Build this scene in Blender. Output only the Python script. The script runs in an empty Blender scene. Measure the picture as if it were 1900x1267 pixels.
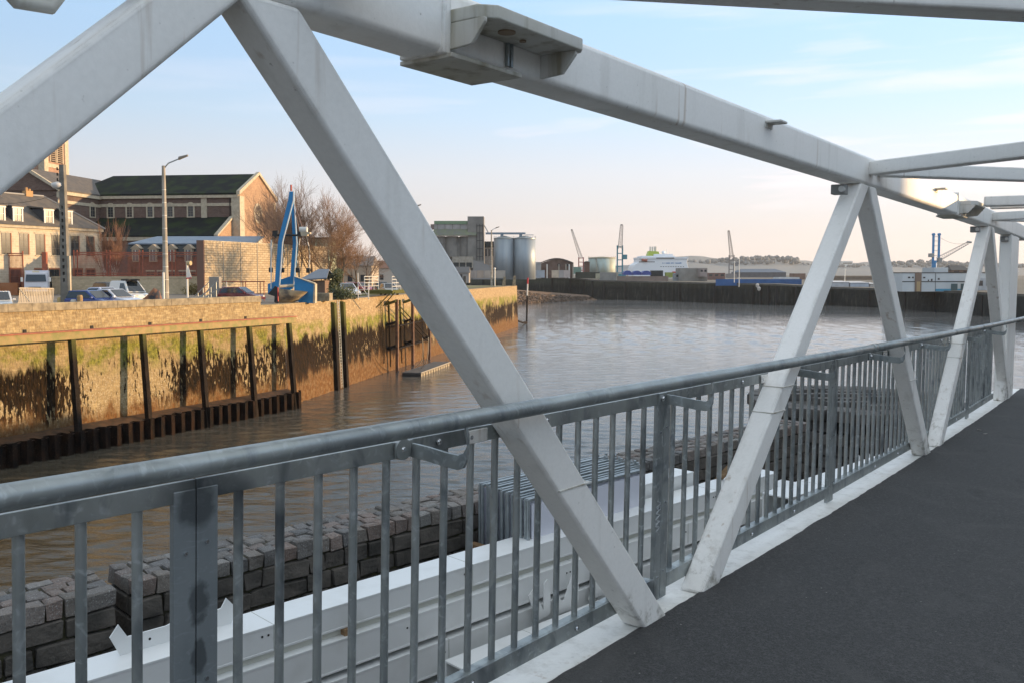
import bpy, bmesh, math, random
from mathutils import Vector, Matrix
random.seed(7)
PI=math.pi; R=math.radians
SC=bpy.context.scene; COL=SC.collection
# ------------------------------------------------------------------ camera, sky, sun, exposure
F=1650.0; PT=0.05; YH=508.0; CX=950.0; YP=YH+F*math.tan(PT); EZ=11.7
cam=bpy.data.cameras.new('camera'); co=bpy.data.objects.new('camera',cam); COL.objects.link(co)
cam.sensor_width=36; cam.lens=F/1900*36; cam.shift_y=-(633.5-YP)/1900; cam.clip_start=0.05; cam.clip_end=9000
co.location=(0,0,EZ); co.rotation_euler=(PI/2-PT,0,0); SC.camera=co
SUN_AZ=R(78.0)      # from +Y towards +X
SUN_EL=R(7.5)
w=bpy.data.worlds.new('World'); SC.world=w; w.use_nodes=True
def build_world():
    nt=w.node_tree; N=nt.nodes; L=nt.links; N.clear()
    out=N.new('ShaderNodeOutputWorld'); bg=N.new('ShaderNodeBackground')
    sky=N.new('ShaderNodeTexSky'); sky.sky_type='NISHITA'; sky.sun_disc=False
    sky.sun_elevation=SUN_EL; sky.sun_rotation=SUN_AZ; sky.air_density=1.0; sky.dust_density=1.2; sky.ozone_density=1.2
    tc=N.new('ShaderNodeTexCoord'); sep=N.new('ShaderNodeSeparateXYZ'); L.new(tc.outputs['Generated'],sep.inputs[0])
    # sky tint: cream low, pale blue above; unseen overhead brightened to lift shaded bridge
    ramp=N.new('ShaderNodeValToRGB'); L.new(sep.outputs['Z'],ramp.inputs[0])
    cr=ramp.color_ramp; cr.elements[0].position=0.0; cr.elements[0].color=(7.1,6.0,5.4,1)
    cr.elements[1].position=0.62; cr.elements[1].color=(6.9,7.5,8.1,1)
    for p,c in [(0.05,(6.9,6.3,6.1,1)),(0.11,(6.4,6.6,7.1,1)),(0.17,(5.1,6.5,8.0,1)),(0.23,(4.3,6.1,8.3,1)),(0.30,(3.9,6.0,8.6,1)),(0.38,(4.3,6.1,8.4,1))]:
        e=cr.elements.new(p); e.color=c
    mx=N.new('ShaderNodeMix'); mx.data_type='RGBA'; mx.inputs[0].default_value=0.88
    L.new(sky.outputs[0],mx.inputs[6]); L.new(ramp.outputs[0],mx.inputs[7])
    # warm brightening towards the sun side
    dx=N.new('ShaderNodeMath'); dx.operation='MULTIPLY_ADD'; L.new(sep.outputs['X'],dx.inputs[0]); dx.inputs[1].default_value=0.30; dx.inputs[2].default_value=1.0
    mul=N.new('ShaderNodeVectorMath'); mul.operation='SCALE'; L.new(mx.outputs[2],mul.inputs[0]); L.new(dx.outputs[0],mul.inputs['Scale'])
    # streaky clouds
    mp=N.new('ShaderNodeMapping'); mp.inputs['Scale'].default_value=(1.2,1.2,14.0); L.new(tc.outputs['Generated'],mp.inputs[0])
    no=N.new('ShaderNodeTexNoise'); no.inputs['Scale'].default_value=2.3; no.inputs['Detail'].default_value=6; no.inputs['Distortion'].default_value=0.35
    L.new(mp.outputs[0],no.inputs['Vector'])
    r2=N.new('ShaderNodeValToRGB'); r2.color_ramp.elements[0].position=0.52; r2.color_ramp.elements[1].position=0.74; L.new(no.outputs['Fac'],r2.inputs[0])
    hb=N.new('ShaderNodeValToRGB'); L.new(sep.outputs['Z'],hb.inputs[0])
    h=hb.color_ramp; h.elements[0].position=0.03; h.elements[0].color=(0,0,0,1); h.elements[1].position=0.34; h.elements[1].color=(0,0,0,1)
    e=h.elements.new(0.10); e.color=(1,1,1,1); e=h.elements.new(0.20); e.color=(.75,.75,.75,1)
    mm=N.new('ShaderNodeMath'); mm.operation='MULTIPLY'; L.new(r2.outputs[0],mm.inputs[0]); L.new(hb.outputs[0],mm.inputs[1])
    m3=N.new('ShaderNodeMath'); m3.operation='MULTIPLY'; L.new(mm.outputs[0],m3.inputs[0]); m3.inputs[1].default_value=0.8
    sx=N.new('ShaderNodeMapRange');L.new(sep.outputs['X'],sx.inputs[0]);sx.inputs[1].default_value=-.25;sx.inputs[2].default_value=.35;sx.inputs[3].default_value=.25;sx.inputs[4].default_value=1.3
    m4=N.new('ShaderNodeMath');m4.operation='MULTIPLY';m4.use_clamp=True;L.new(m3.outputs[0],m4.inputs[0]);L.new(sx.outputs[0],m4.inputs[1]);cl=N.new('ShaderNodeMix'); cl.data_type='RGBA'; L.new(m4.outputs[0],cl.inputs[0]); L.new(mul.outputs[0],cl.inputs[6]); cl.inputs[7].default_value=(9.0,7.9,8.0,1)
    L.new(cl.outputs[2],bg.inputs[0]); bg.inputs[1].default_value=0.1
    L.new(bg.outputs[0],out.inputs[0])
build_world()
sl=bpy.data.lights.new('sun','SUN'); sl.energy=5.0; sl.angle=R(0.6); sl.color=(1.0,0.67,0.35)
so=bpy.data.objects.new('sun',sl); COL.objects.link(so)
sdir=Vector((math.sin(SUN_AZ)*math.cos(SUN_EL),math.cos(SUN_AZ)*math.cos(SUN_EL),math.sin(SUN_EL)))
so.rotation_euler=sdir.to_track_quat('Z','Y').to_euler(); so.location=sdir*300
SC.view_settings.view_transform='Standard'; SC.view_settings.look='None'; SC.view_settings.exposure=0.5; SC.view_settings.gamma=1
SC.render.engine='CYCLES'
try:
    SC.cycles.max_bounces=6; SC.cycles.diffuse_bounces=3; SC.cycles.glossy_bounces=3; SC.cycles.use_denoising=True
except Exception: pass
# ------------------------------------------------------------------ points from sight lines
def ray(px,py):
    v=-(py-YP)/F
    return Vector(((px-CX)/F, math.cos(PT)+v*math.sin(PT), v*math.cos(PT)-math.sin(PT)))
def G(px,py,z):                       # where the sight line meets the level z
    r=ray(px,py); k=(z-EZ)/r.z; return Vector((r.x*k,r.y*k,z))
def D(px,py,Y):                       # where it meets the distance Y
    r=ray(px,py); k=Y/r.y; return Vector((r.x*k,Y,EZ+r.z*k))
def zat(py,Y): return EZ-(py-YH)*Y/F
def xat(px,Y): return (px-CX)/F*Y
# ------------------------------------------------------------------ mesh builder
ORG={}
class MB:
    def __init__(s,fn=None): s.v=[];s.f=[];s.fn=fn;s.mi=[];s.m=0
    def _a(s,pts,faces):
        o=len(s.v)
        for p in pts: s.v.append(tuple(s.fn(*p)) if s.fn else tuple(p))
        for f in faces: s.f.append([i+o for i in f]); s.mi.append(s.m)
        return s
    def hexa(s,p): return s._a(p,[(0,3,2,1),(4,5,6,7),(0,1,5,4),(1,2,6,5),(2,3,7,6),(3,0,4,7)])
    def box(s,x0,x1,y0,y1,z0,z1):
        return s.hexa([(x0,y0,z0),(x1,y0,z0),(x1,y1,z0),(x0,y1,z0),(x0,y0,z1),(x1,y0,z1),(x1,y1,z1),(x0,y1,z1)])
    def obox(s,c,ax,ay,hx,hy,z0,z1):  # oriented box in plan
        c=Vector(c[:2]);ax=Vector(ax);ay=Vector(ay);P=[c-ax*hx-ay*hy,c+ax*hx-ay*hy,c+ax*hx+ay*hy,c-ax*hx+ay*hy]
        return s.hexa([(q.x,q.y,z0) for q in P]+[(q.x,q.y,z1) for q in P])
    def prism(s,poly,d):              # planar 3D polygon pushed along d
        n=len(poly);d=Vector(d);P=[Vector(p) for p in poly]
        return s._a([tuple(p) for p in P]+[tuple(p+d) for p in P],[tuple(range(n-1,-1,-1)),tuple(range(n,2*n))]+[(i,(i+1)%n,n+(i+1)%n,n+i) for i in range(n)])
    def quad(s,*p): return s._a([tuple(q) for q in p],[tuple(range(len(p)))])
    def tube(s,a,b,r0,r1=None,n=8,cap=True):
        if r1 is None: r1=r0
        a=Vector(a);b=Vector(b);d=(b-a)
        if d.length<1e-6: return s
        d.normalize();x=d.orthogonal().normalized();y=d.cross(x)
        pts=[]
        for c,r in((a,r0),(b,r1)):
            for i in range(n):
                t=2*PI*i/n; pts.append(tuple(c+x*math.cos(t)*r+y*math.sin(t)*r))
        fs=[(i,(i+1)%n,n+(i+1)%n,n+i) for i in range(n)]
        if cap: fs+= [tuple(range(n-1,-1,-1)),tuple(range(n,2*n))]
        return s._a(pts,fs)
    def path(s,P,r,n=8):
        P=[Vector(p) for p in P]; k=len(P); pts=[]; x=None
        rr=r if isinstance(r,(list,tuple)) else [r]*k
        for i,p in enumerate(P):
            d=(P[min(i+1,k-1)]-P[max(i-1,0)]).normalized()
            if x is None: x=d.orthogonal().normalized()
            x=(x-d*x.dot(d)).normalized(); y=d.cross(x)
            for j in range(n):
                t=2*PI*j/n; pts.append(tuple(p+x*math.cos(t)*rr[i]+y*math.sin(t)*rr[i]))
        fs=[(i*n+j,i*n+(j+1)%n,(i+1)*n+(j+1)%n,(i+1)*n+j) for i in range(k-1) for j in range(n)]
        fs+=[tuple(range(n-1,-1,-1)),tuple(range((k-1)*n,k*n))]
        return s._a(pts,fs)
    def lathe(s,c,prof,n=24):         # prof: (r,z) list
        pts=[];c=Vector(c)
        for r,z in prof:
            for j in range(n): t=2*PI*j/n; pts.append((c.x+r*math.cos(t),c.y+r*math.sin(t),c.z+z))
        k=len(prof);fs=[(i*n+j,i*n+(j+1)%n,(i+1)*n+(j+1)%n,(i+1)*n+j) for i in range(k-1) for j in range(n)]
        fs+=[tuple(range(n-1,-1,-1)),tuple(range((k-1)*n,k*n))]
        return s._a(pts,fs)
    def build(s,name,mat,parent=None,smooth=False,bevel=0,seg=2,origin=None):
        o0=Vector((0,0,0))
        if parent is not None: o0=Vector(ORG.get(parent.name,(0,0,0)))
        elif origin is not None: o0=Vector(origin)
        me=bpy.data.meshes.new(name)
        me.from_pydata([tuple(Vector(p)-o0) for p in s.v],[],s.f)
        mats=mat if isinstance(mat,(list,tuple)) else [mat]
        for m in mats: me.materials.append(m)
        if len(mats)>1:
            for p,i in zip(me.polygons,s.mi): p.material_index=i
        bm=bmesh.new(); bm.from_mesh(me); bmesh.ops.recalc_face_normals(bm,faces=bm.faces); bm.to_mesh(me); bm.free()
        if smooth:
            for p in me.polygons: p.use_smooth=True
        ob=bpy.data.objects.new(name,me); COL.objects.link(ob)
        if parent is not None: ob.parent=parent
        else: ob.location=o0
        ORG[ob.name]=tuple(o0)
        if bevel:
            b=ob.modifiers.new('bevel','BEVEL'); b.width=bevel; b.segments=seg; b.limit_method='ANGLE'; b.angle_limit=R(35)
            for p in me.polygons: p.use_smooth=True
            wn=ob.modifiers.new('wn','WEIGHTED_NORMAL'); wn.keep_sharp=False
        return ob
def tag(o,label,cat,group=None):
    o['label']=label;o['category']=cat
    if group:o['group']=group
    return o
def kind(o,k): o['kind']=k; return o
def thing(name,label,cat,loc=(0,0,0),group=None):
    o=bpy.data.objects.new(name,None);COL.objects.link(o);o.location=loc;o.empty_display_size=.3
    ORG[o.name]=tuple(loc);return tag(o,label,cat,group)
def copy_tree(o,parent=None):
    c=o.copy();COL.objects.link(c)
    if parent is not None:c.parent=parent
    for ch in list(o.children): copy_tree(ch,c)
    return c
# ------------------------------------------------------------------ materials
MAT={}
def C4(c): return (c[0],c[1],c[2],1)
def mat(name,c1,rough=.6,metal=0,c2=None,scale=3,lo=.35,hi=.65,detail=4,stretch=(1,1,1),bump=0,bscale=None,spec=None,coat=0):
    if name in MAT:return MAT[name]
    m=bpy.data.materials.new(name);m.use_nodes=True;nt=m.node_tree;N=nt.nodes;L=nt.links;b=N['Principled BSDF']
    b.inputs['Roughness'].default_value=rough;b.inputs['Metallic'].default_value=metal;b.inputs['Base Color'].default_value=C4(c1)
    if spec is not None:b.inputs['Specular IOR Level'].default_value=spec
    if coat:b.inputs['Coat Weight'].default_value=coat
    if c2 is not None or bump:
        g=N.new('ShaderNodeNewGeometry');mp=N.new('ShaderNodeMapping');mp.inputs['Scale'].default_value=stretch;L.new(g.outputs['Position'],mp.inputs[0])
        no=N.new('ShaderNodeTexNoise');no.inputs['Scale'].default_value=scale;no.inputs['Detail'].default_value=detail;L.new(mp.outputs[0],no.inputs['Vector'])
        if c2 is not None:
            r=N.new('ShaderNodeValToRGB');r.color_ramp.elements[0].position=lo;r.color_ramp.elements[1].position=hi
            r.color_ramp.elements[0].color=C4(c1);r.color_ramp.elements[1].color=C4(c2);L.new(no.outputs['Fac'],r.inputs[0]);L.new(r.outputs[0],b.inputs['Base Color'])
        if bump:
            bn=N.new('ShaderNodeBump');bn.inputs['Strength'].default_value=bump;bn.inputs['Distance'].default_value=.02
            n2=no
            if bscale:
                n2=N.new('ShaderNodeTexNoise');n2.inputs['Scale'].default_value=bscale;n2.inputs['Detail'].default_value=3;L.new(mp.outputs[0],n2.inputs['Vector'])
            L.new(n2.outputs['Fac'],bn.inputs['Height']);L.new(bn.outputs[0],b.inputs['Normal'])
    MAT[name]=m;return m
class NB:                                # small node helper
    def __init__(s,name):
        s.m=bpy.data.materials.new(name);s.m.use_nodes=True;s.N=s.m.node_tree.nodes;s.L=s.m.node_tree.links;s.b=s.N['Principled BSDF'];MAT[name]=s.m
        s.g=s.N.new('ShaderNodeNewGeometry');s.pos=s.g.outputs['Position']
        sp=s.N.new('ShaderNodeSeparateXYZ');s.L.new(s.pos,sp.inputs[0]);s.x,s.y,s.z=sp.outputs
    def mp(s,sc,rot=(0,0,0),src=None):
        m=s.N.new('ShaderNodeMapping');m.inputs['Scale'].default_value=sc;m.inputs['Rotation'].default_value=rot;s.L.new(src or s.pos,m.inputs[0]);return m.outputs[0]
    def noise(s,scale,detail=4,v=None,dist=0,rough=.5):
        n=s.N.new('ShaderNodeTexNoise');n.inputs['Scale'].default_value=scale;n.inputs['Detail'].default_value=detail;n.inputs['Distortion'].default_value=dist;n.inputs['Roughness'].default_value=rough
        s.L.new(v or s.pos,n.inputs['Vector']);return n.outputs['Fac']
    def vor(s,scale,v=None,feat='F1',out='Distance'):
        n=s.N.new('ShaderNodeTexVoronoi');n.inputs['Scale'].default_value=scale;n.feature=feat;s.L.new(v or s.pos,n.inputs['Vector']);return n.outputs[out]
    def ramp(s,f,stops):
        r=s.N.new('ShaderNodeValToRGB');s.L.new(f,r.inputs[0]);e=r.color_ramp.elements
        e[0].position=stops[0][0];e[0].color=C4(stops[0][1]);e[1].position=stops[-1][0];e[1].color=C4(stops[-1][1])
        for p,c in stops[1:-1]: q=e.new(p);q.color=C4(c)
        return r.outputs[0]
    def rng(s,f,a,b,c=0,d=1):
        n=s.N.new('ShaderNodeMapRange');s.L.new(f,n.inputs[0]);
        for i,v in enumerate((a,b,c,d)): n.inputs[i+1].default_value=v
        return n.outputs[0]
    def math(s,op,a,b=None,c=None):
        n=s.N.new('ShaderNodeMath');n.operation=op
        for i,v in enumerate((a,b,c)):
            if v is None:continue
            if isinstance(v,(int,float)):n.inputs[i].default_value=v
            else:s.L.new(v,n.inputs[i])
        return n.outputs[0]
    def mix(s,f,a,b,mode='MIX'):
        n=s.N.new('ShaderNodeMix');n.data_type='RGBA';n.blend_type=mode
        for i,v in ((0,f),(6,a),(7,b)):
            if isinstance(v,(int,float)):n.inputs[i].default_value=v
            elif isinstance(v,tuple):n.inputs[i].default_value=C4(v)
            else:s.L.new(v,n.inputs[i])
        return n.outputs[2]
    def bump(s,h,st,dist=.02,prev=None):
        n=s.N.new('ShaderNodeBump');n.inputs['Strength'].default_value=st;n.inputs['Distance'].default_value=dist;s.L.new(h,n.inputs['Height'])
        if prev:s.L.new(prev,n.inputs['Normal'])
        return n.outputs[0]
    def fin(s,col=None,rough=None,nor=None,metal=None):
        for nm,v in(('Base Color',col),('Roughness',rough),('Normal',nor),('Metallic',metal)):
            if v is None:continue
            if isinstance(v,(int,float)):s.b.inputs[nm].default_value=v
            elif isinstance(v,tuple):s.b.inputs[nm].default_value=C4(v)
            else:s.L.new(v,s.b.inputs[nm])
        return s.m
def m_paint(name='white_paint',lowdirt=.9):
    n=NB(name)
    big=n.noise(1.3,5);streak=n.noise(9,5,n.mp((1,1,.10)));fine=n.noise(60,3)
    c=n.mix(n.rng(big,.35,.75),(.91,.89,.85),(.85,.83,.78))
    c=n.mix(n.rng(streak,.56,.76,0,.28),c,(.36,.33,.27))
    low=n.math('MULTIPLY',n.rng(n.z,10.36,10.06,0,lowdirt),n.rng(n.noise(9,6,rough=.7),.50,.66))
    c=n.mix(low,c,(.20,.17,.11))
    bv=n.N.new('ShaderNodeBevel');bv.samples=6;bv.inputs['Radius'].default_value=.028
    dt=n.N.new('ShaderNodeVectorMath');dt.operation='DOT_PRODUCT';n.L.new(bv.outputs[0],dt.inputs[0]);n.L.new(n.g.outputs['True Normal'],dt.inputs[1])
    edge=n.math('MULTIPLY',n.rng(dt.outputs['Value'],.995,.90),n.rng(n.noise(5,6,rough=.7),.42,.62,0,.75));c=n.mix(edge,c,(.17,.145,.10))
    c=n.mix(n.math('MULTIPLY',n.rng(n.noise(24,5,n.mp((1,1,.06))),.60,.72),n.rng(n.noise(1.1,3),.5,.62,0,.55)),c,(.34,.22,.12))
    sp=n.rng(n.noise(38,2),.72,.78)
    c=n.mix(n.math('MULTIPLY',sp,.5),c,(.25,.22,.18))
    c=n.mix(n.rng(fine,.3,.8,0,.12),c,(.4,.39,.36))
    return n.fin(c,n.rng(big,.3,.7,.38,.55),n.bump(n.noise(140,2),.08,.004))
def m_grime():
    n=NB('grimy_white_paint')
    big=n.noise(3,5);streak=n.noise(16,5,n.mp((1,1,.12)))
    c=n.mix(n.rng(big,.35,.7),(.62,.61,.58),(.50,.47,.38))
    c=n.mix(n.rng(streak,.5,.72,0,.75),c,(.22,.18,.10))
    return n.fin(c,.6,n.bump(n.noise(90,3),.15,.004))
def m_galv():
    n=NB('galvanised_steel')
    v=n.vor(26,n.mp((1,1,.55)),out='Color');sp=n.N.new('ShaderNodeSeparateXYZ');n.L.new(v,sp.inputs[0])
    big=n.noise(5,5,n.mp((1,1,.35)));w=n.noise(22,5,dist=1.4)
    c=n.mix(n.rng(big,.35,.68),(.38,.405,.39),(.22,.24,.235))
    c=n.mix(n.rng(sp.outputs[0],0,1,0,.35),c,(.36,.39,.41))
    c=n.mix(n.rng(w,.56,.70,0,.7),c,(.50,.53,.54));c=n.mix(n.rng(n.noise(11,5,n.mp((1,1,.5)),dist=.8),.52,.70,0,.6),c,(.10,.125,.14))
    c=n.mix(n.rng(n.noise(2.2,3),.62,.72,0,.75),c,(.05,.06,.07))
    return n.fin(c,n.rng(w,.3,.7,.30,.55),n.bump(n.noise(50,3),.12,.004),.55)
def m_asphalt():
    n=NB('walkway_asphalt')
    big=n.noise(1.1,4);f=n.noise(160,3);gr=n.vor(210)
    c=n.mix(n.rng(big,.3,.7),(.018,.0175,.017),(.031,.030,.029))
    c=n.mix(n.rng(f,.40,.62,0,.75),c,(.075,.075,.076));c=n.mix(n.rng(n.noise(420,2),.5,.6,0,.5),c,(.012,.012,.013))
    spk=n.math('MULTIPLY',n.rng(n.vor(11),.06,.035),n.rng(n.noise(3,1),.44,.56))
    c=n.mix(n.rng(n.noise(48,4,rough=.75),.5,.66,0,.7),c,(.085,.084,.082));c=n.mix(n.rng(n.noise(34,4,rough=.8),.60,.70,0,.8),c,(.013,.013,.014));c=n.mix(spk,c,(.24,.23,.215))
    st=n.rng(n.noise(1.6,6,n.mp((1,.7,1)),dist=.8,rough=.65),.54,.70,0,.5);c=n.mix(st,c,(.075,.073,.070));c=n.mix(n.rng(n.noise(2.7,5,rough=.7),.60,.68,0,.5),c,(.014,.014,.014))
    return n.fin(c,.82,n.bump(gr,.55,.004,n.bump(f,.5,.004)))
def m_quay(name,weed,cream):
    n=NB(name)
    # blocks: coordinates along the wall (x+y) and height
    al=n.math('ADD',n.math('MULTIPLY',n.x,.44),n.math('MULTIPLY',n.y,.9))
    cb=n.N.new('ShaderNodeCombineXYZ');n.L.new(al,cb.inputs[0]);n.L.new(n.z,cb.inputs[1])
    br=n.N.new('ShaderNodeTexBrick');n.L.new(cb.outputs[0],br.inputs['Vector']);br.inputs['Scale'].default_value=1.0
    br.inputs['Brick Width'].default_value=.42;br.inputs['Row Height'].default_value=.16;br.inputs['Mortar Size'].default_value=.022;br.inputs['Mortar Smooth'].default_value=.4
    br.inputs['Color1'].default_value=C4(cream);br.inputs['Color2'].default_value=(cream[0]*.62,cream[1]*.56,cream[2]*.5,1);br.inputs['Mortar'].default_value=(cream[0]*.72,cream[1]*.7,cream[2]*.68,1)
    base=br.outputs['Color'];mot=n.noise(2.6,6,rough=.65)
    base=n.mix(n.rng(mot,.35,.7,0,.65),base,(.17,.125,.075))
    base=n.mix(n.rng(n.noise(9,4),.55,.72,0,.6),base,(.42,.34,.22))
    wet=n.noise(.35,5,n.mp((1,1,.3)))
    base=n.mix(n.rng(n.z,6.9,6.2,0,.35),base,(.24,.19,.10))
    # green algae
    gn=n.math('MULTIPLY',n.rng(n.noise(.6,6,rough=.7),.42,.55),n.math('MULTIPLY',n.rng(n.z,7.4,6.7),n.rng(n.z,4.6,5.6)))
    base=n.mix(n.math('MULTIPLY',gn,.85),base,n.mix(n.rng(n.noise(4,5,rough=.7),.35,.65),(.06,.08,.012),(.27,.27,.045)))
    # barnacle speckle
    base=n.mix(n.math('MULTIPLY',n.rng(n.vor(7),.42,.2),n.rng(n.z,5.2,4.2,0,.55)),base,(.52,.45,.33))
    # hanging weed
    wv=n.mp((1,1,.28));wn=n.noise(5.5,6,wv,rough=.62);wl=n.noise(.16,3,n.mp((1,1,.7)))
    zz=n.math('ADD',n.z,n.math('MULTIPLY',n.math('SUBTRACT',n.noise(.8,5,n.mp((1,1,.35)),rough=.65),.5),5.0))
    band=n.math('MULTIPLY',n.rng(zz,5.9,5.3),n.rng(zz,1.6,2.4))
    k=n.math('ADD',n.math('MULTIPLY',wl,.9),n.math('MULTIPLY',wn,.9));k=n.math('ADD',k,weed)
    wm=n.math('MULTIPLY',n.rng(k,.875,.905),band)
    wc=n.mix(n.rng(n.noise(9,5,n.mp((1,1,.14)),rough=.7),.42,.66),(.003,.002,.001),(.040,.021,.007))
    base=n.mix(wm,base,wc)
    # brown mud low down
    lo=n.rng(zz,2.9,1.6);base=n.mix(n.math('MULTIPLY',lo,n.rng(n.noise(3,5),.2,.6,.55,1)),base,n.mix(n.noise(7,4,n.mp((1,1,.3))),(.035,.014,.005),(.22,.105,.035)))
    h=n.math('ADD',n.math('MULTIPLY',n.noise(7,5,n.mp((1,1,.5))),.9),n.math('MULTIPLY',wm,.8))
    n.b.inputs['Specular IOR Level'].default_value=.12
    return n.fin(base,n.rng(n.z,7,3,.9,.75),n.bump(h,.8,.12,n.bump(br.outputs['Fac'],-.5,.03)))
def m_mudsteel(name,c1,c2,c3):
    n=NB(name);a=n.noise(3,5,n.mp((1,1,.4)));c=n.mix(n.rng(a,.35,.65),c1,c2)
    c=n.mix(n.math('MULTIPLY',n.rng(n.z,7.6,6.0,1,0),n.rng(n.z,4.0,5.5)),c,c3)
    c=n.mix(n.math('MULTIPLY',n.rng(n.noise(14,4),.58,.70),n.rng(n.z,5,3,0,.2)),c,(.16,.12,.08))
    n.b.inputs['Specular IOR Level'].default_value=.15
    return n.fin(c,.85,n.bump(n.noise(9,5),.8,.05))
def m_granite():
    n=NB('granite_setts')
    rp=n.g.outputs['Random Per Island']
    c=n.ramp(rp,[(0,(.10,.10,.10)),(.3,(.165,.14,.115)),(.5,(.125,.12,.115)),(.75,(.18,.13,.105)),(1,(.20,.195,.18))])
    sp=n.noise(95,3);c=n.mix(n.rng(sp,.55,.66,0,.8),c,(.055,.055,.06));c=n.mix(n.rng(n.noise(70,2),.6,.7,0,.6),c,(.42,.41,.40))
    c=n.mix(n.rng(n.noise(4,5),.5,.7,0,.5),c,(.06,.055,.045))
    return n.fin(c,.7,n.bump(n.noise(30,5),.7,.02))
def m_water():
    n=NB('harbour_water')
    v2=n.mp((.5,1.5,1),(0,0,R(-6)));v3=n.mp((.6,1.25,1),(0,0,R(9)))
    b=n.noise(1.9,4,v2,rough=.62,dist=.4);c=n.noise(5,3,v3,rough=.55,dist=.3)
    h=n.math('ADD',n.math('MULTIPLY',b,.30),n.math('MULTIPLY',c,n.rng(n.y,30,120,.14,0)))
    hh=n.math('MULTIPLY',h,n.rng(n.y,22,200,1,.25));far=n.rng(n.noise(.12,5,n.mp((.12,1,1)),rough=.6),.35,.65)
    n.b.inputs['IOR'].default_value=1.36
    base=n.mix(n.rng(n.y,45,170),(.062,.052,.034),n.mix(far,(.17,.165,.155),(.22,.21,.20)))  # paler base colour far out stands in for reflected sky
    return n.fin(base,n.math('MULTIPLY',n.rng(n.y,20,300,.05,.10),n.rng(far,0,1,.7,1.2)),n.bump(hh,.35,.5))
def m_grass():
    n=NB('rough_ground');a=n.noise(.12,6);c=n.mix(n.rng(a,.4,.6),(.13,.11,.07),(.07,.075,.03));return n.fin(c,.95)
def brickmat(name,c1,c2,mo,bw=.24,rh=.08,ms=.012,rot=0,var=.35,sc=1.0):
    n=NB(name);al=n.math('ADD',n.math('MULTIPLY',n.x,math.cos(rot)),n.math('MULTIPLY',n.y,math.sin(rot)))
    cb=n.N.new('ShaderNodeCombineXYZ');n.L.new(al,cb.inputs[0]);n.L.new(n.z,cb.inputs[1])
    br=n.N.new('ShaderNodeTexBrick');n.L.new(cb.outputs[0],br.inputs['Vector']);br.inputs['Scale'].default_value=sc
    br.inputs['Brick Width'].default_value=bw;br.inputs['Row Height'].default_value=rh;br.inputs['Mortar Size'].default_value=ms
    br.inputs['Color1'].default_value=C4(c1);br.inputs['Color2'].default_value=C4(c2);br.inputs['Mortar'].default_value=C4(mo)
    c=n.mix(n.rng(n.noise(.7,5),.35,.7,0,var),br.outputs['Color'],tuple(x*.45 for x in c1))
    c=n.mix(n.rng(n.noise(4,4),.5,.75,0,.35),c,tuple(min(1,x*1.5) for x in c2))
    return n.fin(c,.88,n.bump(br.outputs['Fac'],-.3,.01))
PAINT=m_paint();KPAINT=m_paint('kerb_paint',.25);GRIME=m_grime();GALV=m_galv();ASPH=m_asphalt();QA=m_quay('quay_stone',.035,(.54,.42,.23));QB=m_quay('quay_brick',.11,(.54,.41,.24))
GRAN=m_granite();WATER=m_water();ROUGHG=m_grass()
PILE=m_mudsteel('pile_steel',(.010,.008,.007),(.026,.018,.013),(.10,.10,.03));SHEET=m_mudsteel('sheet_pile_steel',(.004,.003,.0025),(.022,.010,.005),(.03,.02,.01))  # both steels darkened to put the piles' shade into the colour
COPE=mat('coping_stone',(.36,.30,.20),.85,c2=(.20,.165,.11),scale=2.5,bump=.4)
WALE=mat('rusty_waling',(.36,.24,.10),.7,c2=(.22,.20,.06),scale=2.0,bump=.3)
DARK=mat('dark_recess',(.015,.014,.013),.8)
STEELW=mat('bright_white_paint',(.74,.75,.74),.35,c2=(.62,.625,.60),scale=2.2,lo=.5,hi=.8,detail=7)
BOLT=mat('zinc_bolt',(.62,.64,.66),.25,1.0)
WOOD=mat('raw_timber',(.32,.20,.10),.8,c2=(.20,.12,.06),scale=8,stretch=(1,1,6))
STONEDK=mat('dark_masonry',(.06,.055,.05),.85,c2=(.13,.12,.11),scale=3,bump=.6)
SLATE=mat('slate_roof',(.075,.068,.062),.75,c2=(.12,.10,.08),scale=1.2,bump=.2,bscale=8)
MOSSR=mat('mossy_slate',(.009,.012,.012),.85,c2=(.022,.034,.012),scale=.45,lo=.45,hi=.65,spec=.2)
GLASS=mat('dark_window_glass',(.035,.04,.045),.12,spec=.6)
WHITEF=mat('white_frame',(.74,.72,.66),.6);FRM=mat('dull_window_bar',(.15,.135,.115),.7)
LIME=mat('limestone_trim',(.52,.45,.33),.85,c2=(.40,.34,.25),scale=2)
CONC=mat('pale_concrete',(.40,.36,.30),.9,c2=(.30,.27,.22),scale=1.2,bump=.2)
REDS=mat('rust_red_steel',(.36,.10,.05),.65,c2=(.24,.07,.04),scale=3)
BLUE=mat('blue_steel_paint',(.02,.23,.50),.45,c2=(.016,.19,.43),scale=2)
BARK=mat('bark',(.20,.14,.09),.95,c2=(.12,.085,.055),scale=6,stretch=(1,1,.3))
TWIG=mat('bare_twigs',(.17,.115,.085),.9)
TWIGR=mat('reddish_twigs',(.20,.105,.065),.9)
BIRCH=mat('birch_bark',(.55,.50,.42),.8,c2=(.12,.10,.09),scale=5,lo=.55,hi=.7)
LEAF=mat('evergreen_leaves',(.03,.045,.012),.6,c2=(.06,.075,.02),scale=3)
RUBBER=mat('tyre_rubber',(.02,.02,.02),.8);CHROME=mat('alloy_rim',(.5,.5,.5),.3,.9);LAMPG=mat('clear_lamp_glass',(.6,.6,.58),.1)
BRK=mat('brown_brick',(.17,.10,.075),.9)
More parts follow.
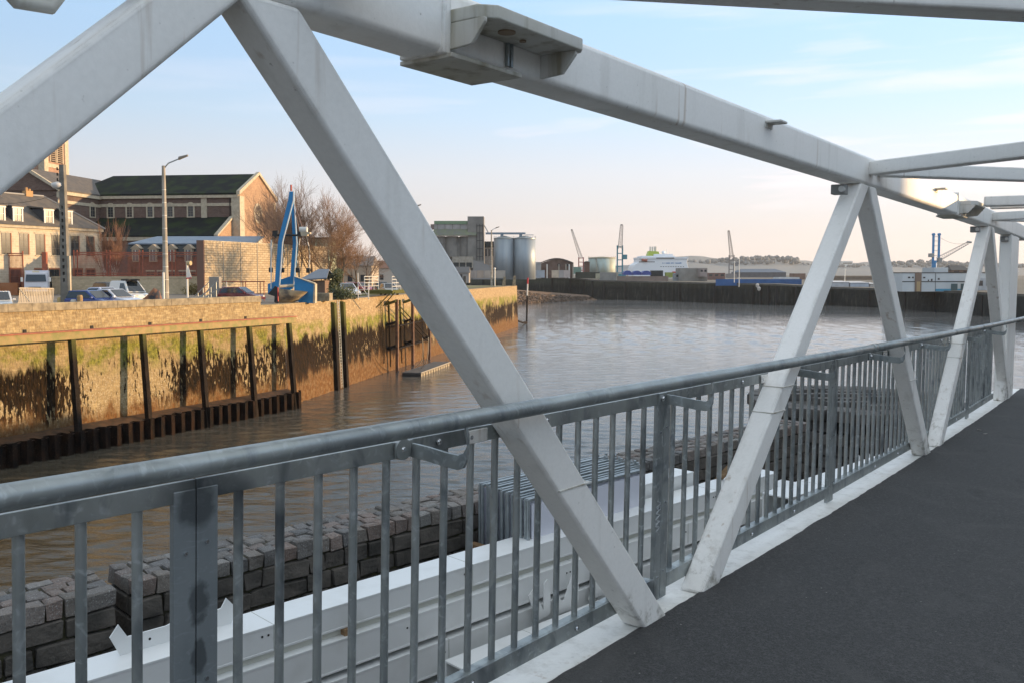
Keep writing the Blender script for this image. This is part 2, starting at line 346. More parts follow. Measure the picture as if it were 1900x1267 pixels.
# ------------------------------------------------------------------ bridge frame
_a,_e,_r=.6566,-.0147,-.0113; BO=Vector((.0644,3.297,-1.6265+EZ)); C1=-.0018
Bd=Vector((math.sin(_a)*math.cos(_e),math.cos(_a)*math.cos(_e),math.sin(_e)))
_n0=Vector((math.cos(_a),-math.sin(_a),0));_u0=_n0.cross(Bd)
Bn=_n0*math.cos(_r)+_u0*math.sin(_r);Bu=-_n0*math.sin(_r)+_u0*math.cos(_r)
def B(s,t,h): return BO+Bd*s+Bn*(t+C1*(s-3)**2)+Bu*h
PL=5.405; TW=3.9           # panel length, clear width between the trusses
exec_parts=[]
def srange(a,b,st):
    n=max(1,int(round((b-a)/st)));return [a+(b-a)*i/n for i in range(n+1)]
def beam(mb,s0,s1,t0,t1,h0,h1,st=1.2):       # long box along s that follows the bridge's curve
    S=srange(s0,s1,st);pts=[]
    for s in S: pts+=[(s,t0,h0),(s,t1,h0),(s,t1,h1),(s,t0,h1)]
    fs=[(0,1,2,3),tuple(len(pts)-4+i for i in(3,2,1,0))]
    for i in range(len(S)-1):
        for j in range(4): fs.append((4*i+j,4*i+4+j,4*i+4+(j+1)%4,4*i+(j+1)%4))
    mb._a(pts,fs)
#PART2
# ------------------------------------------------------------------ footbridge
T=.13
br=thing('footbridge','white painted steel truss footbridge with zigzag diagonals crossing the harbour','bridge',tuple(B(0,0,0)))
def bridge():
    for side,ta,tb in ((0,-.18,0),(1,TW,TW+.18)):
        m=MB(B);beam(m,-9 if side==0 else -9,13.4,ta,tb,2.335,2.545,.9);m.build('top_chord',PAINT,br,bevel=.028,seg=3)
        m=MB(B);beam(m,-9,13.4,(-.34 if side==0 else TW+.02),(-.02 if side==0 else TW+.34),-.42,0,.9);m.build('bottom_chord',KPAINT,br,bevel=.015)
    for k in range(-2,3):
        o=k*PL
        for (b0,b1,t0,t1,dt) in ((.918,1.133,-1.287,-1.082,0),(1.497,1.711,3.966,4.166,-.003)):
            if o+b0<-8 or o+b0>12.6:continue
            m=MB(B);h0,h1=.0,2.337
            m.prism.__self__
            P=[(o+b0,dt,h0),(o+b1,dt,h0),(o+t1,dt,h1),(o+t0,dt,h1)]
            if k==2 and b0>1.4: continue
            m._a(P+[(p[0],-T+dt,p[2]) for p in P],[(0,1,2,3),(7,6,5,4)]+[(i,4+i,4+(i+1)%4,(i+1)%4) for i in range(4)])
            m.build('diagonal',PAINT,br,bevel=.016,seg=3)
            if -3<o+b0<8:          # weld line of the sleeve below the handrail
                for f in ((.33,) if b0<1.4 else (.36,.42)):
                    hh=2.337*f;s0=o+b0+(t0-b0)*f;s1=o+b1+(t1-b1)*f
                    if b0<1.4: s0+=.006;s1+=.02
                    q=MB(B);q.box(s0-.001,s1+.001,-T+dt-.002,dt+.0025,hh,hh+.005)
                    q.build('weld_seam',GRIME,br)
            m=MB(B)
            P=[(o+b0+.0,TW,h0),(o+b1,TW,h0),(o+t1,TW,h1),(o+t0,TW,h1)]
            m._a(P+[(p[0],TW+T,p[2]) for p in P],[(0,1,2,3),(7,6,5,4)]+[(i,4+i,4+(i+1)%4,(i+1)%4) for i in range(4)])
            m.build('diagonal',PAINT,br,bevel=.016)
    for t0,t1 in ((-.165,-.012),(TW+.01,TW+.165)):
        m=MB(B);m.box(11.46,12.3,t0,t1,0,2.336);m.build('end_post',PAINT,br,bevel=.015)
    # wind bracing overhead
    def brace(s0,t0,s1,t1,w,h0,h1):
        m=MB(B);a=Vector((s0,t0,0));b=Vector((s1,t1,0));d=(b-a).normalized();q=Vector((-d.y,d.x,0))*w/2
        P=[a-q,a+q,b+q,b-q];m.hexa([(p.x,p.y,h0) for p in P]+[(p.x,p.y,h1) for p in P]);return m.build('wind_brace',PAINT,br,bevel=.012)
    for k in range(-1,3):
        n=-1.2+k*PL+.02
        brace(n+.12,0,n+3.9*.98+.1,TW,.11,2.42,2.52)
        if k>=1: brace(n-.05,0,n-3.9*.47,TW,.11,2.41,2.51)
    for s in (2.65+PL,):
        m=MB(B);m.box(s-.5,s-.36,.2,TW,2.43,2.53);m.build('cross_beam',PAINT,br,bevel=.012)
        m=MB(B);m.box(s-.1,s-.02,.2,TW,2.43,2.5);m.build('cross_beam',PAINT,br,bevel=.012)
    for s in (-.33,-.33+1.45*PL+.0):
        # bearing shelf with two cut gussets, splice plate under the chord
        a,b=s-.16,s+.40
        m=MB(B);m.prism
        P=[(a,.0,2.43),(b,.0,2.43),(b,.145,2.43),(b-.03,.17,2.43),(a+.05,.17,2.43),(a,.12,2.43)]
        n=len(P);m._a(P+[(p[0],p[1],2.475) for p in P],[tuple(range(n-1,-1,-1)),tuple(range(n,2*n))]+[(i,(i+1)%n,n+(i+1)%n,n+i) for i in range(n)])
        m.build('bracket_shelf',GRIME,br,bevel=.006)
        for g in (a+.0,b-.055):
            m=MB(B);P=[(g,0,2.43),(g,.155,2.43),(g,.155,2.415),(g,.10,2.352),(g,0,2.345)];n=5
            m._a(P+[(p[0]+.014,p[1],p[2]) for p in P],[tuple(range(n-1,-1,-1)),tuple(range(n,2*n))]+[(i,(i+1)%n,n+(i+1)%n,n+i) for i in range(n)])
            m.build('bracket_gusset',GRIME,br,bevel=.003)
        m=MB(B);m.box(a-.012,b-.20,-.205,.03,2.318,2.333);m.build('splice_plate',GRIME,br,bevel=.003)
        m=MB(B);m.box(a-.03,a+.005,-.19,.012,2.33,2.56);m.build('splice_collar',PAINT,br,bevel=.006)
        for q,r in ((.05,.030),(.17,.012)): m=MB(B);m.tube((a+.13+q,.11-q*.2,2.424),(a+.13+q,.11-q*.2,2.4296),r,n=16);m.build('bracket_bolt',mat('rusty_bolt',(.30,.22,.15),.7),br)
        m=MB(B);m.box(b+.02,b+.10,.0,.07,2.50,2.515);m.build('cable_clip',GRIME,br,bevel=.002)
        m=MB(B);m.tube((a+.30,.01,2.35),(a+.30,.01,2.43),.008);m.tube((a+.32,.01,2.35),(a+.32,.01,2.43),.008);m.build('drain_tube',GALV,br)
    m=MB(B);m.path([(-1.86,-.06,2.345),(-1.84,-.06,2.23),(-1.79,-.06,2.185),(-1.72,-.06,2.19),(-1.69,-.06,2.24)],.016,8);m.build('hanging_hook',GRIME,br,smooth=True)
    for s in (2.13,6.25):
        m=MB(B);m.box(s,s+.10,0,.09,2.495,2.507);m.box(s,s+.1,.0,.006,2.47,2.507);m.build('cable_clip',GRIME,br,bevel=.002)
    for s in (3.75,8.98,11.42):
        m=MB(B);m.box(s-.02,s+.06,-.15,-.05,2.24,2.31);m.build('junction_box',mat('grey_junction_box',(.25,.25,.24),.6),br,bevel=.006)
        m=MB(B);m.tube((s,-.07,2.275),(s-.035,-.07,2.275),.022,n=10);m.build('lamp_lens',LAMPG,br)
    # floor plate below the asphalt
    m=MB(B);beam(m,-9,13.4,-.015,TW+.015,-.12,-.004,.9);m.build('deck_plate',PAINT,br)
bridge()
m=MB(B);rr=random.Random(12);S=srange(-9,13.4,.04);V=[];e=0
for s in S:
    e=e*.6+rr.uniform(-.0035,.0035);V+=[(s,-.0215+e,-.002),(s,-.0215+e,.012),(s,-.012+e,.014),(s,TW+.02,.014)]
m._a(V,[(4*i+k,4*i+4+k,4*i+5+k,4*i+1+k) for i in range(len(S)-1) for k in(0,1,2)]);kind(m.build('walkway',ASPH),'structure')
# crumpled litter on the walkway
def litter():
    q=[inv_deck(1813,797),inv_deck(1829,805)]
    for i,p in enumerate(q):
        m=MB(B);rr=random.Random(3+i);c=p
        m._a([(c[0]+rr.uniform(-.03,.03)*(1-i*.4),c[1]+rr.uniform(-.05,.05)*(1-i*.4),.016+rr.uniform(0,.012)) for _ in range(8)],[(0,1,2),(2,3,4),(4,5,6),(6,7,0),(1,3,5),(0,2,4)])
        o=m.build('litter',mat('paper_litter',(.4,.38,.34) if i==0 else (.1,.1,.1),.8),origin=tuple(B(c[0],c[1],.016)))
        tag(o,['pale crumpled scrap of paper lying on the dark asphalt','small dark scrap lying on the asphalt beside the pale paper'][i],'litter')
def inv_deck(px,py):
    r=ray(px,py);p0=Vector((0,0,EZ));k=(B(6,0,.014)-p0).dot(Bu)/r.dot(Bu);p=p0+r*k-BO
    s=p.dot(Bd);return (s,p.dot(Bn)-C1*(s-3)**2)
litter()
# ------------------------------------------------------------------ railing
rl=thing('bridge_railing','galvanised steel railing with round handrail along the walkway edge','railing',tuple(B(0,-.12,0)))
def stain():
    n=NB('stained_galvanised');big=n.noise(5,5,n.mp((1,1,.35)));w_=n.noise(14,5,n.mp((1,1,2.2)),dist=2.2)
    c=n.mix(n.rng(big,.35,.68),(.29,.32,.33),(.19,.215,.225));c=n.mix(n.rng(w_,.55,.66,0,.6),c,(.30,.33,.35))
    for (s,h,r,z) in ((-1.31,.985,.075,1.0),(-1.305,.72,.035,2.2),(-1.30,.56,.03,2.0),(-1.305,.25,.04,2.5)):
        q=B(s,-.13,h);sb=n.N.new('ShaderNodeVectorMath');sb.operation='SUBTRACT';n.L.new(n.pos,sb.inputs[0]);sb.inputs[1].default_value=q
        sc=n.N.new('ShaderNodeVectorMath');sc.operation='MULTIPLY';n.L.new(sb.outputs[0],sc.inputs[0]);sc.inputs[1].default_value=(1,1,1/z)
        ln=n.N.new('ShaderNodeVectorMath');ln.operation='LENGTH';n.L.new(sc.outputs[0],ln.inputs[0])
        f=n.math('ADD',ln.outputs['Value'],n.math('MULTIPLY',n.math('SUBTRACT',n.noise(24,4),.5),.05));c=n.mix(n.rng(f,r*.95,r*.6,0,.6),c,(.022,.026,.03))
    return n.fin(c,.5,None,.4)
STAIN=stain()
def railing():
    HH=1.15
    m=MB(B);S=srange(-6,4.02,.5);m.path([(s,.1,HH) for s in S],.0292,16);m.build('handrail',GALV,rl,smooth=True)
    S=srange(4.0,13.2,.5);m=MB(B);m.path([(s,.1,HH) for s in S],.0292,16);m.build('handrail',GALV,rl,smooth=True)
    m=MB(B);m.path([(3.98,.1,HH),(4.06,.1,HH)],.032,16);m.build('rail_sleeve',GALV,rl,smooth=True)
    posts=[-1.31-2.62*2,-1.31-2.62,-1.31,1.29,3.9,6.55,9.22,11.3]
    for i,p in enumerate(posts[:-1]):
        q=posts[i+1];a=p+.0015;b=q-.0015
        m=MB(B);m.box(a,b,-.147,-.135,.998,1.056);m.build('top_rail',GALV,rl,bevel=.002)
        m=MB(B);m.box(a+.065,b-.065,-.142,-.132,.055,.128);m.build('bottom_rail',GALV,rl,bevel=.002)
        m=MB(B);m.box(a+.065,b-.065,-.185,-.1425,.118,.128);m.build('bottom_rail',GALV,rl,bevel=.002)
        n=int(round((b-a-.30)/.1445));st=(b-a-.30)/n
        for k in range(n+1):
            s=a+.15+k*st
            m=MB(B);m.tube((s,-.1625,.126),(s,-.1625,1.03),.0138,n=12,cap=False);m.build('baluster',GALV,rl,smooth=True)
        for s,h,t in ((a+.95,1.03,-.135),(b-1.0,1.03,-.135),(a+1.15,.09,-.132),(b-.75,.09,-.132)):
            m=MB(B);m.tube((s,t,h),(s,t+.004,h),.013,n=16);m.tube((s,t+.004,h),(s,t+.009,h),.0095,.006,n=12);m.build('bolt',BOLT,rl,smooth=False)
    for p in posts[:-1]:
        for a,b in ((p-.066,p-.0015),(p+.0015,p+.066)):
            m=MB(B);m.box(a,b,-.155,-.1325,.012,1.03);m.build('post',STAIN if p==-1.31 else GALV,rl,bevel=.003)
        for h in (.13,.48,.86):
            m=MB(B)
            m.tube((p-.033,-.1325,h),(p-.033,-.1275,h),.006,n=8);m.build('bolt',BOLT,rl);m=MB(B);m.tube((p+.03,-.1325,h+.02),(p+.03,-.1275,h+.02),.006,n=8);m.build('bolt',BOLT,rl)
        m=MB(B)
    m=MB(B);rr=random.Random(2);x=1.235
    for k in range(4):
        P=[(x+.012+.022*math.sin(j*1.7+k)+rr.uniform(-.006,.006),-.1305,.34+k*.035+j*.009+rr.uniform(-.004,.004)) for j in range(9)];m.path(P,.0016,4)
    m.build('scratched_scrawl',mat('scratch_white',(.5,.52,.53),.6),rl)
    # strap brackets carrying the handrail
    for s in (-4.15,-2.35,-.50,1.30,3.12,4.85,6.6,8.4,10.2):
        pts=[(-.112,1.03)]
        w=.024
        prof=[(-.128,1.022),(-.05,1.018),(.03,1.010),(.085,1.008),(.108,1.018),(.122,1.045),(.124,1.085),(.112,1.122)]
        m=MB(B);th=.006;V=[];n=len(prof)
        for j,(t,h) in enumerate(prof):
            ww=w*(1.0 if j<n-3 else .8)
            # strap stands on edge: its width is vertical near the rail, it curls up under the handrail
            V+=[(s-th,t,h-ww),(s+th,t,h-ww),(s+th,t,h+ww),(s-th,t,h+ww)]
        fs=[(0,1,2,3),tuple(4*n-4+i for i in(3,2,1,0))]+[(4*i+j,4*i+4+j,4*i+4+(j+1)%4,4*i+(j+1)%4) for i in range(n-1) for j in range(4)]
        m._a(V,fs);m.box(s-.075,s+.006,-.1345,-.126,1.0,1.056);m.build('rail_bracket',GALV,rl,bevel=.003)
        m=MB(B);m.tube((s-.045,-.126,1.03),(s-.045,-.120,1.03),.017,n=16);m.tube((s-.045,-.120,1.03),(s-.045,-.114,1.03),.011,.007,n=12);m.build('bolt',BOLT,rl)
    # lugs fixing the railing to the diagonals
    for s in (-.545,):
        m=MB(B);m.tube((s,-.1265,1.03),(s,-.1195,1.03),.036,n=20);m.build('washer_plate',GALV,rl)
    for s in (-.16,2.56,5.24,7.9):
        m=MB(B);m.box(s-.055,s+.06,-.132,-.124,1.0,1.05);m.build('fixing_lug',PAINT,rl,bevel=.008)
        m=MB(B);m.tube((s-.035,-.124,1.025),(s-.035,-.120,1.025),.008,n=10);m.build('bolt',BOLT,rl)
railing()
# ------------------------------------------------------------------ water, basin edge and land
def water():
    import numpy as np
    rs=[13.0]
    while rs[-1]<455: rs.append(rs[-1]*1.0021+.01)
    rs=np.array(rs);th=np.arange(-.70,.72,.0038);Rr,Th=np.meshgrid(rs,th,indexing='ij')
    X=Rr*np.tan(Th)*.9+Rr*np.sin(Th)*.1;Y=Rr.copy();Z=np.zeros_like(X);rg=np.random.default_rng(5)
    sp=Rr*.0021
    for k in range(38):
        lam=float(np.exp(rg.uniform(np.log(.38),np.log(3.6))));a=rg.normal(0,.42)+PI/2+.1;kx=2*PI/lam*np.cos(a);ky=2*PI/lam*np.sin(a)
        wgt=np.clip((lam/(3.2*sp)-1),0,1);amp=.0036*lam
        ph=rg.uniform(0,6.28)+1.2*np.sin(X*.05*rg.uniform(.5,1.5)+Y*.03*rg.uniform(.5,1.5)+rg.uniform(0,6))
        Z+=amp*wgt*np.sin(kx*X+ky*Y+ph)
    gust=.75+.35*np.sin(X*.021+1.3*np.sin(Y*.017))*np.sin(Y*.043+.8*np.sin(X*.013));Z*=gust
    nr,nc=X.shape;V=np.stack([X,Y,Z],-1).reshape(-1,3);i=np.arange((nr-1)*nc).reshape(nr-1,nc)[:,:-1].ravel()
    Fq=np.stack([i,i+1,i+nc+1,i+nc],-1);base=len(V)
    V=np.vstack([V,[(-1500,-300,-.16),(2500,-300,-.16),(2500,2500,-.16),(-1500,2500,-.16)]]);Fq=np.vstack([Fq,[[base,base+1,base+2,base+3]]])
    me=bpy.data.meshes.new('water');me.vertices.add(len(V));me.vertices.foreach_set('co',V.astype(np.float32).ravel())
    me.loops.add(Fq.size);me.loops.foreach_set('vertex_index',Fq.astype(np.int32).ravel());me.polygons.add(len(Fq));me.polygons.foreach_set('loop_start',np.arange(0,Fq.size,4,dtype=np.int32))
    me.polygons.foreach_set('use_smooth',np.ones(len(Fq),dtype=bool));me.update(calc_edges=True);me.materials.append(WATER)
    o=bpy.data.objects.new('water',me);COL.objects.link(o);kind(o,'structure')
water()
dA=Vector((.4429,.8966,0));nA=Vector((.8966,-.4429,0))       # left quay, first run: along, towards the water
PA=Vector((-30.5,52.9,0))                                    # on the line of the fender piles
def QAp(u,off,z): v=PA+dA*u+nA*off;return (v.x,v.y,z)        # off<0: into the wall
UJ=None
PB=Vector((-19.5,81.8,0));dB=Vector((.1786,1,0)).normalized();nB=Vector((dB.y,-dB.x,0))
def QBp(u,off,z): v=PB+dB*u+nB*off;return (v.x,v.y,z)
# joint of both runs
wa=-1.95
def joint():
    a=PA+nA*wa;det=dA.x*(-dB.y)+dB.x*dA.y
    rx,ry=PB.x-a.x,PB.y-a.y
    u=(rx*(-dB.y)+dB.x*ry)/det;return u
UJ=joint();J=Vector(QAp(UJ,wa,0));UBJ=(J-PB).dot(dB);UBE=(Vector((1.07,197,0))-PB).dot(dB)
GZ=9.0
def quays():
    m=MB();N=60
    def wall(fp,u0,u1,off,z0,z1,batter,seg):
        pts=[];S=srange(u0,u1,seg)
        for u in S: pts+=[fp(u,off+batter,z0),fp(u,off,z1)]
        m._a(pts,[(2*i,2*i+2,2*i+3,2*i+1) for i in range(len(S)-1)])
    m=MB();wall(QAp,-70,UJ,wa,-1,GZ,.35,2);m.quad(QAp(-70,wa,GZ),QAp(UJ,wa,GZ),QAp(UJ,wa-1.2,GZ),QAp(-70,wa-1.2,GZ))
    tag(m.build('quay_wall',QA),'tall sunlit stone quay wall behind the slanted fender piles, blotched with weed','quay wall')
    m=MB();wall(QBp,UBJ,UBE,0,-1,GZ,.35,4);e=Vector(QBp(UBE,0,0));back=Vector((-.85,.53,0)).normalized()
    m.quad(tuple(Vector(QBp(UBE,.35,-1))),tuple(e+Vector((0,0,GZ))),tuple(e+back*60+Vector((0,0,GZ))),tuple(e+back*60+Vector((0,0,-1))))
    m.quad(QBp(UBJ,0,GZ),QBp(UBE,0,GZ),QBp(UBE,-1.2,GZ),QBp(UBJ,-1.2,GZ))
    tag(m.build('quay_wall',QB),'long brick quay wall running out to the corner with a thick band of dark weed','quay wall')
    # quay ground
    m=MB();e=e+Vector((0,0,GZ-.02))
    a=[Vector(QAp(-70,wa-.9,GZ-.02)),Vector(QAp(UJ,wa-.9,GZ-.02)),Vector(QBp(UBE,-.9,GZ-.02)),e+back*60,Vector((-400,420,GZ-.02)),Vector((-600,-60,GZ-.02))]
    m.quad(*[tuple(p) for p in a])
    kind(m.build('quay_ground',mat('quay_surface',(.16,.14,.12),.9,c2=(.22,.19,.15),scale=.3)),'structure')
    m=MB();P=[Vector(QBp(u,o,GZ+.02)) for u,o in((UBJ+22,-3),(UBE-1,-2),(UBE-1,-14),(UBJ+30,-14))];m.quad(*[tuple(p) for p in P])
    kind(m.build('grass_verge',mat('winter_grass',(.11,.12,.03),.95,c2=(.20,.17,.08),scale=.4,bump=.8,bscale=4)),'structure')
    # parapet
    m=MB();u1=(Vector((-20.0,75,0))-PA).dot(dA)
    for k in range(0,60):
        ua=u1-1.62*(k+1);ub=u1-1.62*k-.012
        z=GZ+.80+random.uniform(-.012,.012)
        m.hexa([QAp(ua,wa-.46,GZ+.28),QAp(ub,wa-.46,GZ+.28),QAp(ub,wa+.1,GZ+.28),QAp(ua,wa+.1,GZ+.28),QAp(ua,wa-.46,z),QAp(ub,wa-.46,z),QAp(ub,wa+.1,z),QAp(ua,wa+.1,z)])
    pa=thing('parapet','low quayside parapet of weathered coping blocks on top of the piled wall','parapet',QAp(u1,wa,GZ))
    m.build('coping',COPE,pa,bevel=.02)
    m=MB();m.hexa([QAp(-70,wa-.42,GZ-.05),QAp(u1,wa-.42,GZ-.05),QAp(u1,wa+.012,GZ-.05),QAp(-70,wa+.012,GZ-.05),QAp(-70,wa-.42,GZ+.28),QAp(u1,wa-.42,GZ+.28),QAp(u1,wa+.012,GZ+.28),QAp(-70,wa+.012,GZ+.28)])
    m.build('masonry',QA,pa)
    for k,u in enumerate(srange(-12,u1-2,5.1)):
        m=MB();m.hexa([QAp(u,wa+.0,7.95),QAp(u+.22,wa+.0,7.95),QAp(u+.22,wa+.085,7.95),QAp(u,wa+.085,7.95),QAp(u,wa+.0,8.15),QAp(u+.22,wa+.0,8.15),QAp(u+.22,wa+.085,8.15),QAp(u,wa+.085,8.15)])
        m.build('drain_hole',DARK,pa)
quays()
def fender_piles():
    fr=thing('fender_structure','rusty timber and steel fender frame of slanted piles standing against the quay wall','fender frame',QAp(10,0,0))
    # waling
    uE=None
    def uat(px,off=0):      # where the sight column px meets the pile line
        k=(px-CX)/F;p=PA+nA*off;return (k*p.y-p.x)/(dA.x-k*dA.y)
    uE=uat(546,-.9)
    zt,zb=7.92,7.40
    P=[(-70,-1.25),(uE,-1.25),(uE,-.70),(-70,-.70)]
    m=MB();m.hexa([QAp(u,o,zb) for u,o in P]+[QAp(u,o,zt) for u,o in P]);m.build('waling',WALE,fr,bevel=.03)
    m=MB();m.hexa([QAp(u,o,zt-.005) for u,o in[(-70,-1.3),(uE+.1,-1.3),(uE+.1,-.62),(-70,-.62)]]+[QAp(u,o,zt+.07) for u,o in[(-70,-1.3),(uE+.1,-1.3),(uE+.1,-.62),(-70,-.62)]]);m.build('waling',REDS,fr)
    us=[uat(px,-.8) for px in(133,265,372,463,537)]
    d=us[1]-us[0];us=[us[0]-d*3,us[0]-d*2,us[0]-d]+us
    for u in us:
        m=MB();w=.17
        m.hexa([QAp(u-w-.12,-.35,-1),QAp(u+w-.12,-.35,-1),QAp(u+w-.12,.06,-1),QAp(u-w-.12,.06,-1),QAp(u-w,-1.1,zb),QAp(u+w,-1.1,zb),QAp(u+w,-.72,zb),QAp(u-w,-.72,zb)])
        m.build('pile',PILE,fr,bevel=.02)
    # sheet piling at the foot
    sp=thing('sheet_piling','corrugated rusty sheet piling along the foot of the quay wall','sheet piling',QAp(0,0,0))
    m=MB();u=-70.0;pts=[];uS=uat(556,0);rr=random.Random(5)
    prof=[(0,0),(.32,0),(.47,-.42),(.79,-.42),(.94,0)]
    S=[]
    while u<uS:
        for a,o in prof[:-1]: S.append((u+a,o))
        u+=.94
    for (a,o) in S:
        zt=1.45+.05*math.sin(a*.5)+rr.uniform(-.06,.06)
        pts+=[QAp(a,o+.1,-1),QAp(a,o+.1,zt),QAp(a,o-.0,zt)]
    m._a(pts,[(3*i+k,3*i+3+k,3*i+4+k,3*i+1+k) for i in range(len(S)-1) for k in(0,1)])
    m.build('corrugated_sheet',SHEET,sp)
    m=MB();P=[]
    for (a,o) in srange_pts(-70,uS,2.0): P+=[QAp(a,-.25,1.33+.05*math.sin(a*.7)),QAp(a,wa+.36,1.62)]
    m._a(P,[(2*i,2*i+2,2*i+3,2*i+1) for i in range(len(P)//2-1)])
    kind(m.build('mud_ledge',mat('harbour_mud',(.10,.052,.025),.6,c2=(.035,.022,.013),scale=2.5,bump=.8)),'structure')
def srange_pts(a,b,st): return [(u,0) for u in srange(a,b,st)]
fender_piles()
def uB(px,off=0):
    k=(px-CX)/F;p=PB+nB*off;return (k*p.y-p.x)/(dB.x-k*dB.y)
def quayB_items():
    # two dark fender timbers with a ladder between them
    for i,(px) in enumerate((619,636)):
        u=uB(px,.2);m=MB();w=.30
        m.hexa([QBp(u-w,.02,-1),QBp(u+w,.02,-1),QBp(u+w,.75,-1),QBp(u-w,.75,-1),QBp(u-w,-.1,GZ-.1),QBp(u+w,-.1,GZ-.1),QBp(u+w,.38,GZ-.3),QBp(u-w,.38,GZ-.3)])
        o=m.build('fender_post',PILE,origin=QBp(u,0,0),bevel=.03);tag(o,['dark fender post on the left of the long quay ladder','dark fender post on the right of the long quay ladder'][i],'fender post','fender posts beside the quay ladder')
    def ladder(px,off,z0,z1,label,w=.25,mt=None):
        u=uB(px,off);t=thing('ladder',label,'ladder',QBp(u,off,z0))
        for s in(-w,w):
            m=MB();m.tube(QBp(u+s,off+.33,z0),QBp(u+s,off,z1),.045,n=6);m.build('rail',mt or GALV,t)
        m=MB();z=z0+.2
        while z<z1-.2: 
            o=off+.33*(1-(z-z0)/(z1-z0));m.tube(QBp(u-w,o,z),QBp(u+w,o,z),.03,n=5);z+=.3
        m.build('rung',mt or GALV,t)
    ladder(627.5,.25,0.1,GZ-.05,'long quay ladder between two dark fender posts')
    ladder(707,.25,1.2,GZ-.4,'rusty ladder on the quay wall left of the steel mooring frame',mt=PILE)
    # hoop handle on the quay edge
    u=uB(618,-.5);m=MB();m.path([QBp(u-.3,-.5,GZ),QBp(u-.1,-.5,GZ+.9),QBp(u+.15,-.5,GZ+1.05),QBp(u+.25,-.5,GZ)],.035,6)
    tag(m.build('grab_hoop',GALV,origin=QBp(u,-.5,GZ)),'small steel grab hoop at the head of the quay ladder','grab hoop')
    # concrete block
    c=G(601,559,GZ);m=MB();m.obox(c,(dB.x,dB.y),(nB.x,nB.y),.45,.75,GZ-.01,GZ+.78);tag(m.build('concrete_block',COPE,bevel=.04,origin=tuple(c)),'square stone block on the quay edge right of the blue hoist','stone block')
    # steel frame in the water with guide piles
    fr=thing('mooring_dolphin','dark steel mooring frame of posts and struts standing against the quay above the pontoon','mooring frame',tuple(G(766,672,0)))
    tops=[(737,545,.0),(766,580,.0),(797,610,0)]
    for px in (737,766,797):
        base=G(px,{737:683,766:672,797:661}[px],.4)
        m=MB();m.obox(base,(dB.x,dB.y),(nB.x,nB.y),.17,.17,-1,8.6);m.build('guide_post',mat('rust_brown_steel',(.20,.10,.055),.7,c2=(.10,.05,.03),scale=2,bump=.3),fr,bevel=.02)
        for z in(2.6,5.4,7.9):
            m=MB();b=base+nB*(-.3);u0=(base-PB).dot(dB);q=Vector(QBp(u0,.1,0));m.hexa([tuple(v) for v in(base-dB*.5+Vector((0,0,z)),base+dB*.5+Vector((0,0,z)),q+dB*.5+Vector((0,0,z)),q-dB*.5+Vector((0,0,z)),base-dB*.5+Vector((0,0,z+.28)),base+dB*.5+Vector((0,0,z+.28)),q+dB*.5+Vector((0,0,z+.28)),q-dB*.5+Vector((0,0,z+.28)))]);m.build('wall_bracket',PILE,fr)
    a=G(737,683,.4);b=G(797,661,.4)
    for z in (2.7,5.4):
        m=MB();m.tube((a.x,a.y,z),(b.x,b.y,z),.1,n=6);m.build('strut',PILE,fr)
    for z0,z1 in((8.2,2.8),(7.6,2.2)):
        m=MB();m.tube((a.x,a.y,z0),(b.x,b.y,z1),.07,n=6);m.build('strut',PILE,fr)
    for px in(722,743):
        u=uB(px,.2);m=MB();m.tube(QBp(u,.3,.5),QBp(u,.15,GZ-.6),.11,n=6);m.build('strut',PILE,fr)
    # access platform with white rails
    pf=thing('access_platform','steel access platform with white rails leading out to the mooring frame','platform',tuple(G(705,549,9)))
    u0,u1=uB(684,-1),uB(742,1.2)
    m=MB();m.hexa([QBp(u,o,z) for z in(9.35,9.75) for u,o in((u0,-1.6),(u1,-1.6),(u1,1.9),(u0,1.9))]);m.build('deck',PILE,pf)
    m=MB()
    for o in(-1.5,1.85):
        for z in(10.2,10.6,11.0,11.35): m.tube(QBp(u0,o,z),QBp(u1,o,z),.035,n=5)
        for u in srange(u0,u1,1.5): m.tube(QBp(u,o,9.7),QBp(u,o,11.35),.04,n=5)
    m.build('rails',WHITEF,pf)
    for (pa_,pb) in(((711,568),(733,543)),((698,571),(724,545))):
        m=MB();q=D(*pa_,98);q2=D(*pb,96);m.tube(q,q2,.06,n=5);m.build('strut',PILE,pf)
    gt=thing('steel_gate','small white steel gate with a diagonal bar at the quay edge','gate',tuple(G(673,556,GZ)))
    gY=96;m=MB()
    x0,x1=xat(664.5,gY),xat(684,gY)
    for x in(x0,x1): m.tube((x,gY,GZ-.1),(x,gY,GZ+(2.75 if x==x0 else 1.6)),.05,n=6)
    m.build('gate_post',WHITEF,gt)
    m=MB()
    for z in(.15,.55,.95,1.35): m.tube((x0,gY,GZ+z),(x1,gY,GZ+z),.03,n=5)
    m.tube((x0,gY,GZ+1.9),(x1,gY,GZ+.15),.03,n=5);m.build('gate_bars',WHITEF,gt)
    # pontoon
    c=[G(736,685,.45),G(781,691,.45),G(836,671,.45),G(790,664,.45)]
    pt=thing('pontoon','floating mooring pontoon with dark deck moored below the steel frame','pontoon',tuple(c[0]))
    ax=(c[2]-c[1]).normalized();ay=(c[0]-c[1]).normalized();ln=(c[2]-c[1]).length;wd=2.2
    ay=Vector((-ax.y,ax.x,0));c1=c[1];
    def pp(u,v,z): q=c1+ax*u+ay*v;return (q.x,q.y,z)
    m=MB();m.hexa([pp(u,v,z) for z in(.30,.46) for u,v in((0,0),(ln,0),(ln,wd),(0,wd))]);m.build('deck',mat('pontoon_deck',(.07,.065,.06),.8,c2=(.12,.11,.1),scale=3),pt,bevel=.02)
